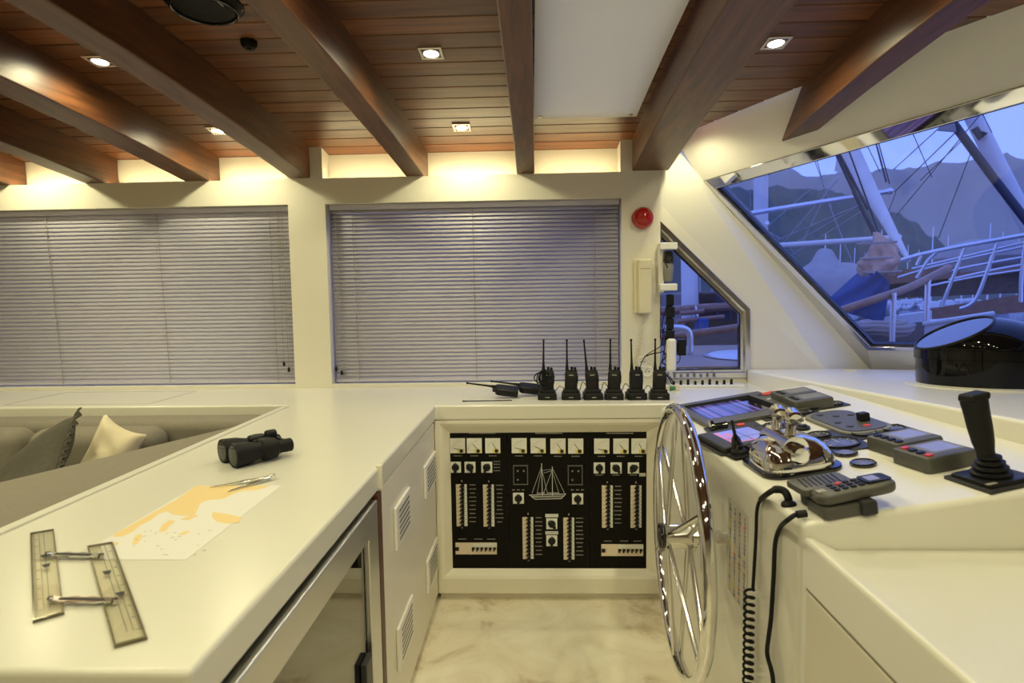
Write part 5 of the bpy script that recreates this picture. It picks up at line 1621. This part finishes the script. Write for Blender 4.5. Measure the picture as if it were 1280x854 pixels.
# right mast with dark boom and small pennant
t = thing('mast', 'leaning pale mast at the right of the windshield view', 'mast', tuple(O_(1300, 312, 12)))
G().tube([O_(1190, 90, 12), O_(1215, 143, 12), O_(1280, 272, 12), O_(1300, 312, 12), O_(1312, 335, 12)], [.115, .115, .115, .115, .115], 16).build('spar', 'mastwhite', t, world=True, angle=80)
G().tube([O_(1218, 160, 11.8), O_(1226, 172, 11.8), O_(1231, 165, 11.8)], .05, 8).build('fitting', 'mastdark', t, world=True)
t = pole('dark_spar', 'dark slanting spar left of the leaning mast', 'spar', [O_(1180, 138, 11), O_(1190, 152, 11), O_(1240, 220, 11), O_(1300, 298, 11)], .055, 'mastdark')
G().prism([O_(1192, 147, 10.9), O_(1196, 165, 10.9), O_(1172, 163, 10.9), O_(1176, 151, 10.9)], (.02, .03, 0)).build('pennant', 'canvas', t, world=True)

# sail bundle on the bowsprit and blue sail cloth
def blob(fn, nu, nv, name, mname, t):
    return G().grid(fn, nu, nv).build(name, mname, t, world=True, angle=80)
t = thing('sail_bundle', 'tan sailcloth bundle tied around the stay in front of the blue cloth', 'sail bundle', tuple(O_(1100, 352, 7)))
c0, c1 = O_(1094, 290, 7), O_(1104, 352, 7)
axb = (c0 - c1)
ru = V((.8, -.55, 0)).normalized(); rv = axb.normalized().cross(ru)
def bun(a, b):
    th = 2 * math.pi * b; prof = [.02, .05, .09, .115, .14, .165, .165, .13, .03]
    f = a * (len(prof) - 1); i = min(int(f), len(prof) - 2); r_ = prof[i] + (prof[i + 1] - prof[i]) * (f - i)
    r_ *= 1 + .20 * math.sin(3 * th + 7 * a) + .10 * math.sin(8 * th - 13 * a) + .06 * math.sin(23 * a)
    return c0 - axb * a + ru * (r_ * math.cos(th) + .04 * math.sin(5 * a)) + rv * (r_ * math.sin(th))
blob(bun, 40, 40, 'cloth', 'tan', t)
for u in (.22, .52, .8):
    c = c0 - axb * u; G().tube([c + ru * (.165 * math.cos(k * .39)) + rv * (.165 * math.sin(k * .39)) for k in range(16)], .012, 6, True).build('lashing', 'rope', t, world=True)
t = thing('blue_sail_cover', 'blue sail cloth draped below the tan bundle', 'sail cloth', tuple(O_(1070, 395, 7.2)))
q0, q1, q2, q3 = O_(1082, 332, 7.1), O_(1113, 357, 7.1), O_(1104, 404, 7.3), O_(1026, 382, 7.3)
dv = V((.35, .75, 0))
def blu(a, b, s_=0):
    top = lerp(q0, q1, a); bot = lerp(q3, q2, a); p = lerp(top, bot, b)
    return p + dv.normalized() * (-.30 * math.sin(math.pi * a) * (1 - .3 * b) + .03 * math.sin(14 * a + 5 * b) + s_)
g = G(); g.grid(lambda a, b: blu(a, b), 24, 16); g.grid(lambda a, b: blu(1 - a, b, .55 * math.sin(math.pi * a)), 24, 16); g.build('cloth', 'blue', t, world=True, angle=80)
# grey canvas cover on the neighbouring deck
t = thing('canvas_cover', 'grey canvas boat cover with a raised hump left of the blue cloth', 'cover', tuple(O_(1035, 360, 9)))
cb = O_(1038, 366, 9); ux = (O_(1078, 366, 9) - O_(1000, 366, 9)); uz = V((0, 0, 1)); uy = V((ux.y, -ux.x, 0)).normalized() * -1
def cov(a, b):
    th = math.pi * b; x = (a - .5)
    h = .46 * max(0, 1 - (2 * x) ** 4) ** .6 * (1 + .03 * math.sin(9 * a))
    h += .20 * math.exp(-((a - .42) / .15) ** 4) * math.sin(th) ** 3
    return cb + ux * (x * 1.25) - uy * (.9 * math.cos(th)) + uz * (h * math.sin(th) ** .6 - .05)
blob(cov, 40, 18, 'canvas', 'canvas', t)
# second boat: dark hull and brown deck on the right, with wooden rail and steel pulpit
t = thing('bow_rail', 'varnished wooden cap rail on steel posts rising towards the bow', 'rail', tuple(O_(1117, 400, 5)))
G().tube(smooth([O_(1020, 398, 5.0), O_(1055, 387, 5.1), O_(1100, 372, 5.3), O_(1140, 358, 5.6), O_(1186, 335, 6.0)], 6), .030, 12).build('cap_rail', 'teakrail', t, world=True, angle=80)
for (x, y, yb2, d) in ((1117, 366, 428, 5.35), (1160, 349, 402, 5.75)):
    p, q = O_(x, y, d), O_(x, yb2, d); q.x, q.y = p.x, p.y
    G().cyl(p, q, .021, n=12).build('post', 'rail', t, world=True)
t = thing('pulpit', 'tall stainless steel tube pulpit at the right of the windshield view', 'pulpit', tuple(O_(1230, 380, 9)))
for pts in ([(1110, 340), (1125, 326), (1180, 312), (1280, 294), (1380, 276)], [(1122, 347), (1180, 330), (1290, 306), (1380, 288)], [(1150, 352), (1200, 336), (1300, 318), (1380, 304)], [(1186, 350), (1240, 338), (1300, 327), (1380, 312)], [(1140, 336), (1200, 322), (1290, 301), (1380, 284)], [(1160, 358), (1220, 346), (1300, 334), (1380, 320)]):
    G().tube(smooth([O_(x, y, 8.5) for x, y in pts], 6), .026 if pts[0][0] < 1115 else .015, 10).build('rail_tube', 'rail', t, world=True, angle=80)
for pts in ([(1206, 310), (1200, 325), (1182, 370), (1177, 384)], [(1247, 304), (1240, 322), (1224, 366), (1214, 380), (1200, 386)], [(1170, 316), (1160, 326), (1146, 348)], [(1282, 300), (1277, 345), (1276, 378)], [(1130, 326), (1150, 318), (1146, 332)], [(1320, 290), (1316, 380)]):
    G().tube(smooth([O_(x, y, 8.5) for x, y in pts], 6), .021, 10).build('upright', 'rail', t, world=True, angle=80)
t = thing('moored_gulet', 'dark hulled wooden boat with brown deck behind the steel pulpit', 'boat', tuple(O_(1200, 372, 10)))
def gh(x0_, x1_, yt, yb_, d, dd, nm, mm, th_=.25):
    g = G(); f_ = [O_(x0_, yt[0], d), O_(x1_, yt[1], d), O_(x1_, yb_[1], d), O_(x0_, yb_[0], d)]
    r = (ray((x0_ + x1_) / 2, 372)); r.z = 0; r.normalize()
    g.prism(f_, r * th_); return g.build(nm, mm, t, world=True)
gh(1090, 1420, (357, 322), (374, 360), 10.5, 0, 'hull', 'hull', 3.0)
gh(1095, 1420, (352, 318), (357, 325), 10.3, 0, 'rubbing_strake', 'teakrail', .3)
gh(1068, 1200, (340, 333), (357, 350), 12.5, 0, 'deck_house', 'teakrail', 2.0)
gh(1178, 1240, (331, 328), (346, 342), 13, 0, 'canvas_roll', 'canvas', 1.0)
p = O_(1228, 322, 14)
G().ball(p, (.75, .75, .35), 20, 10).build('tender_cover', 'canvas', t, world=True)
gh(1060, 1165, (404, 389), (417, 400), 7.6, 0, 'bulwark_top', 'hullwhite', .5)
gh(1150, 1420, (388, 345), (400, 380), 9.0, 0, 'lower_rail', 'teakrail', .25)
# foredeck gear just outside the windshield
t = thing('rope_coil', 'heap of coiled mooring rope on the foredeck behind the windshield', 'rope', tuple(OH(1105, 416, DZ + .05)))
c = OH(1103, 418, DZ + .06); rnd = random.Random(12)
for k in range(7):
    a_ = .16 + .03 * (k % 3); h = DZ + .07 + .028 * (k // 2)
    G().tube([V((c.x + rnd.uniform(-.01, .01) + a_ * math.cos(2 * math.pi * i / 22), c.y + .8 * a_ * math.sin(2 * math.pi * i / 22), h + .008 * math.sin(i))) for i in range(22)], .022, 8, True).build('loop', 'rope', t, world=True, angle=80)
t = thing('anchor_chain', 'short run of anchor chain lying along the white bulwark above the rope heap', 'chain', tuple(OH(1095, 402, DZ + .06)))
a, b = O_(1072, 401.5, 7.75), O_(1118, 395, 7.75)
for i in range(12):
    p = lerp(a, b, i / 11) + V((0, 0, .012)); d_ = (b - a).normalized(); n2 = V((0, 0, 1)) if i % 2 else V((d_.y, -d_.x, 0))
    G().tube([p + d_ * (.036 * math.cos(2 * math.pi * k / 12)) + n2 * (.018 * math.sin(2 * math.pi * k / 12)) for k in range(12)], .0065, 6, True).build('link', 'rig', t, world=True, angle=80)
t = thing('deck_locker', 'low white deck locker with sloping lid on the foredeck', 'locker', tuple(OH(1150, 416, DZ)))
c = OH(1158, 418, DZ + .05) + V((.22, -.05, 0))
G().obox(V((c.x, c.y, DZ + .10)), ((.8, -.6, 0), (.6, .8, 0), (0, 0, 1)), (.22, .14, .07)).build('locker_box', 'hullwhite', t, bevel=.015, world=True)
G().obox(V((c.x, c.y, DZ + .185)), ((.8, -.6, .2), (.6, .8, 0), (-.16, .12, .98)), (.24, .16, .012)).build('lid', 'hullwhite', t, bevel=.005, world=True)
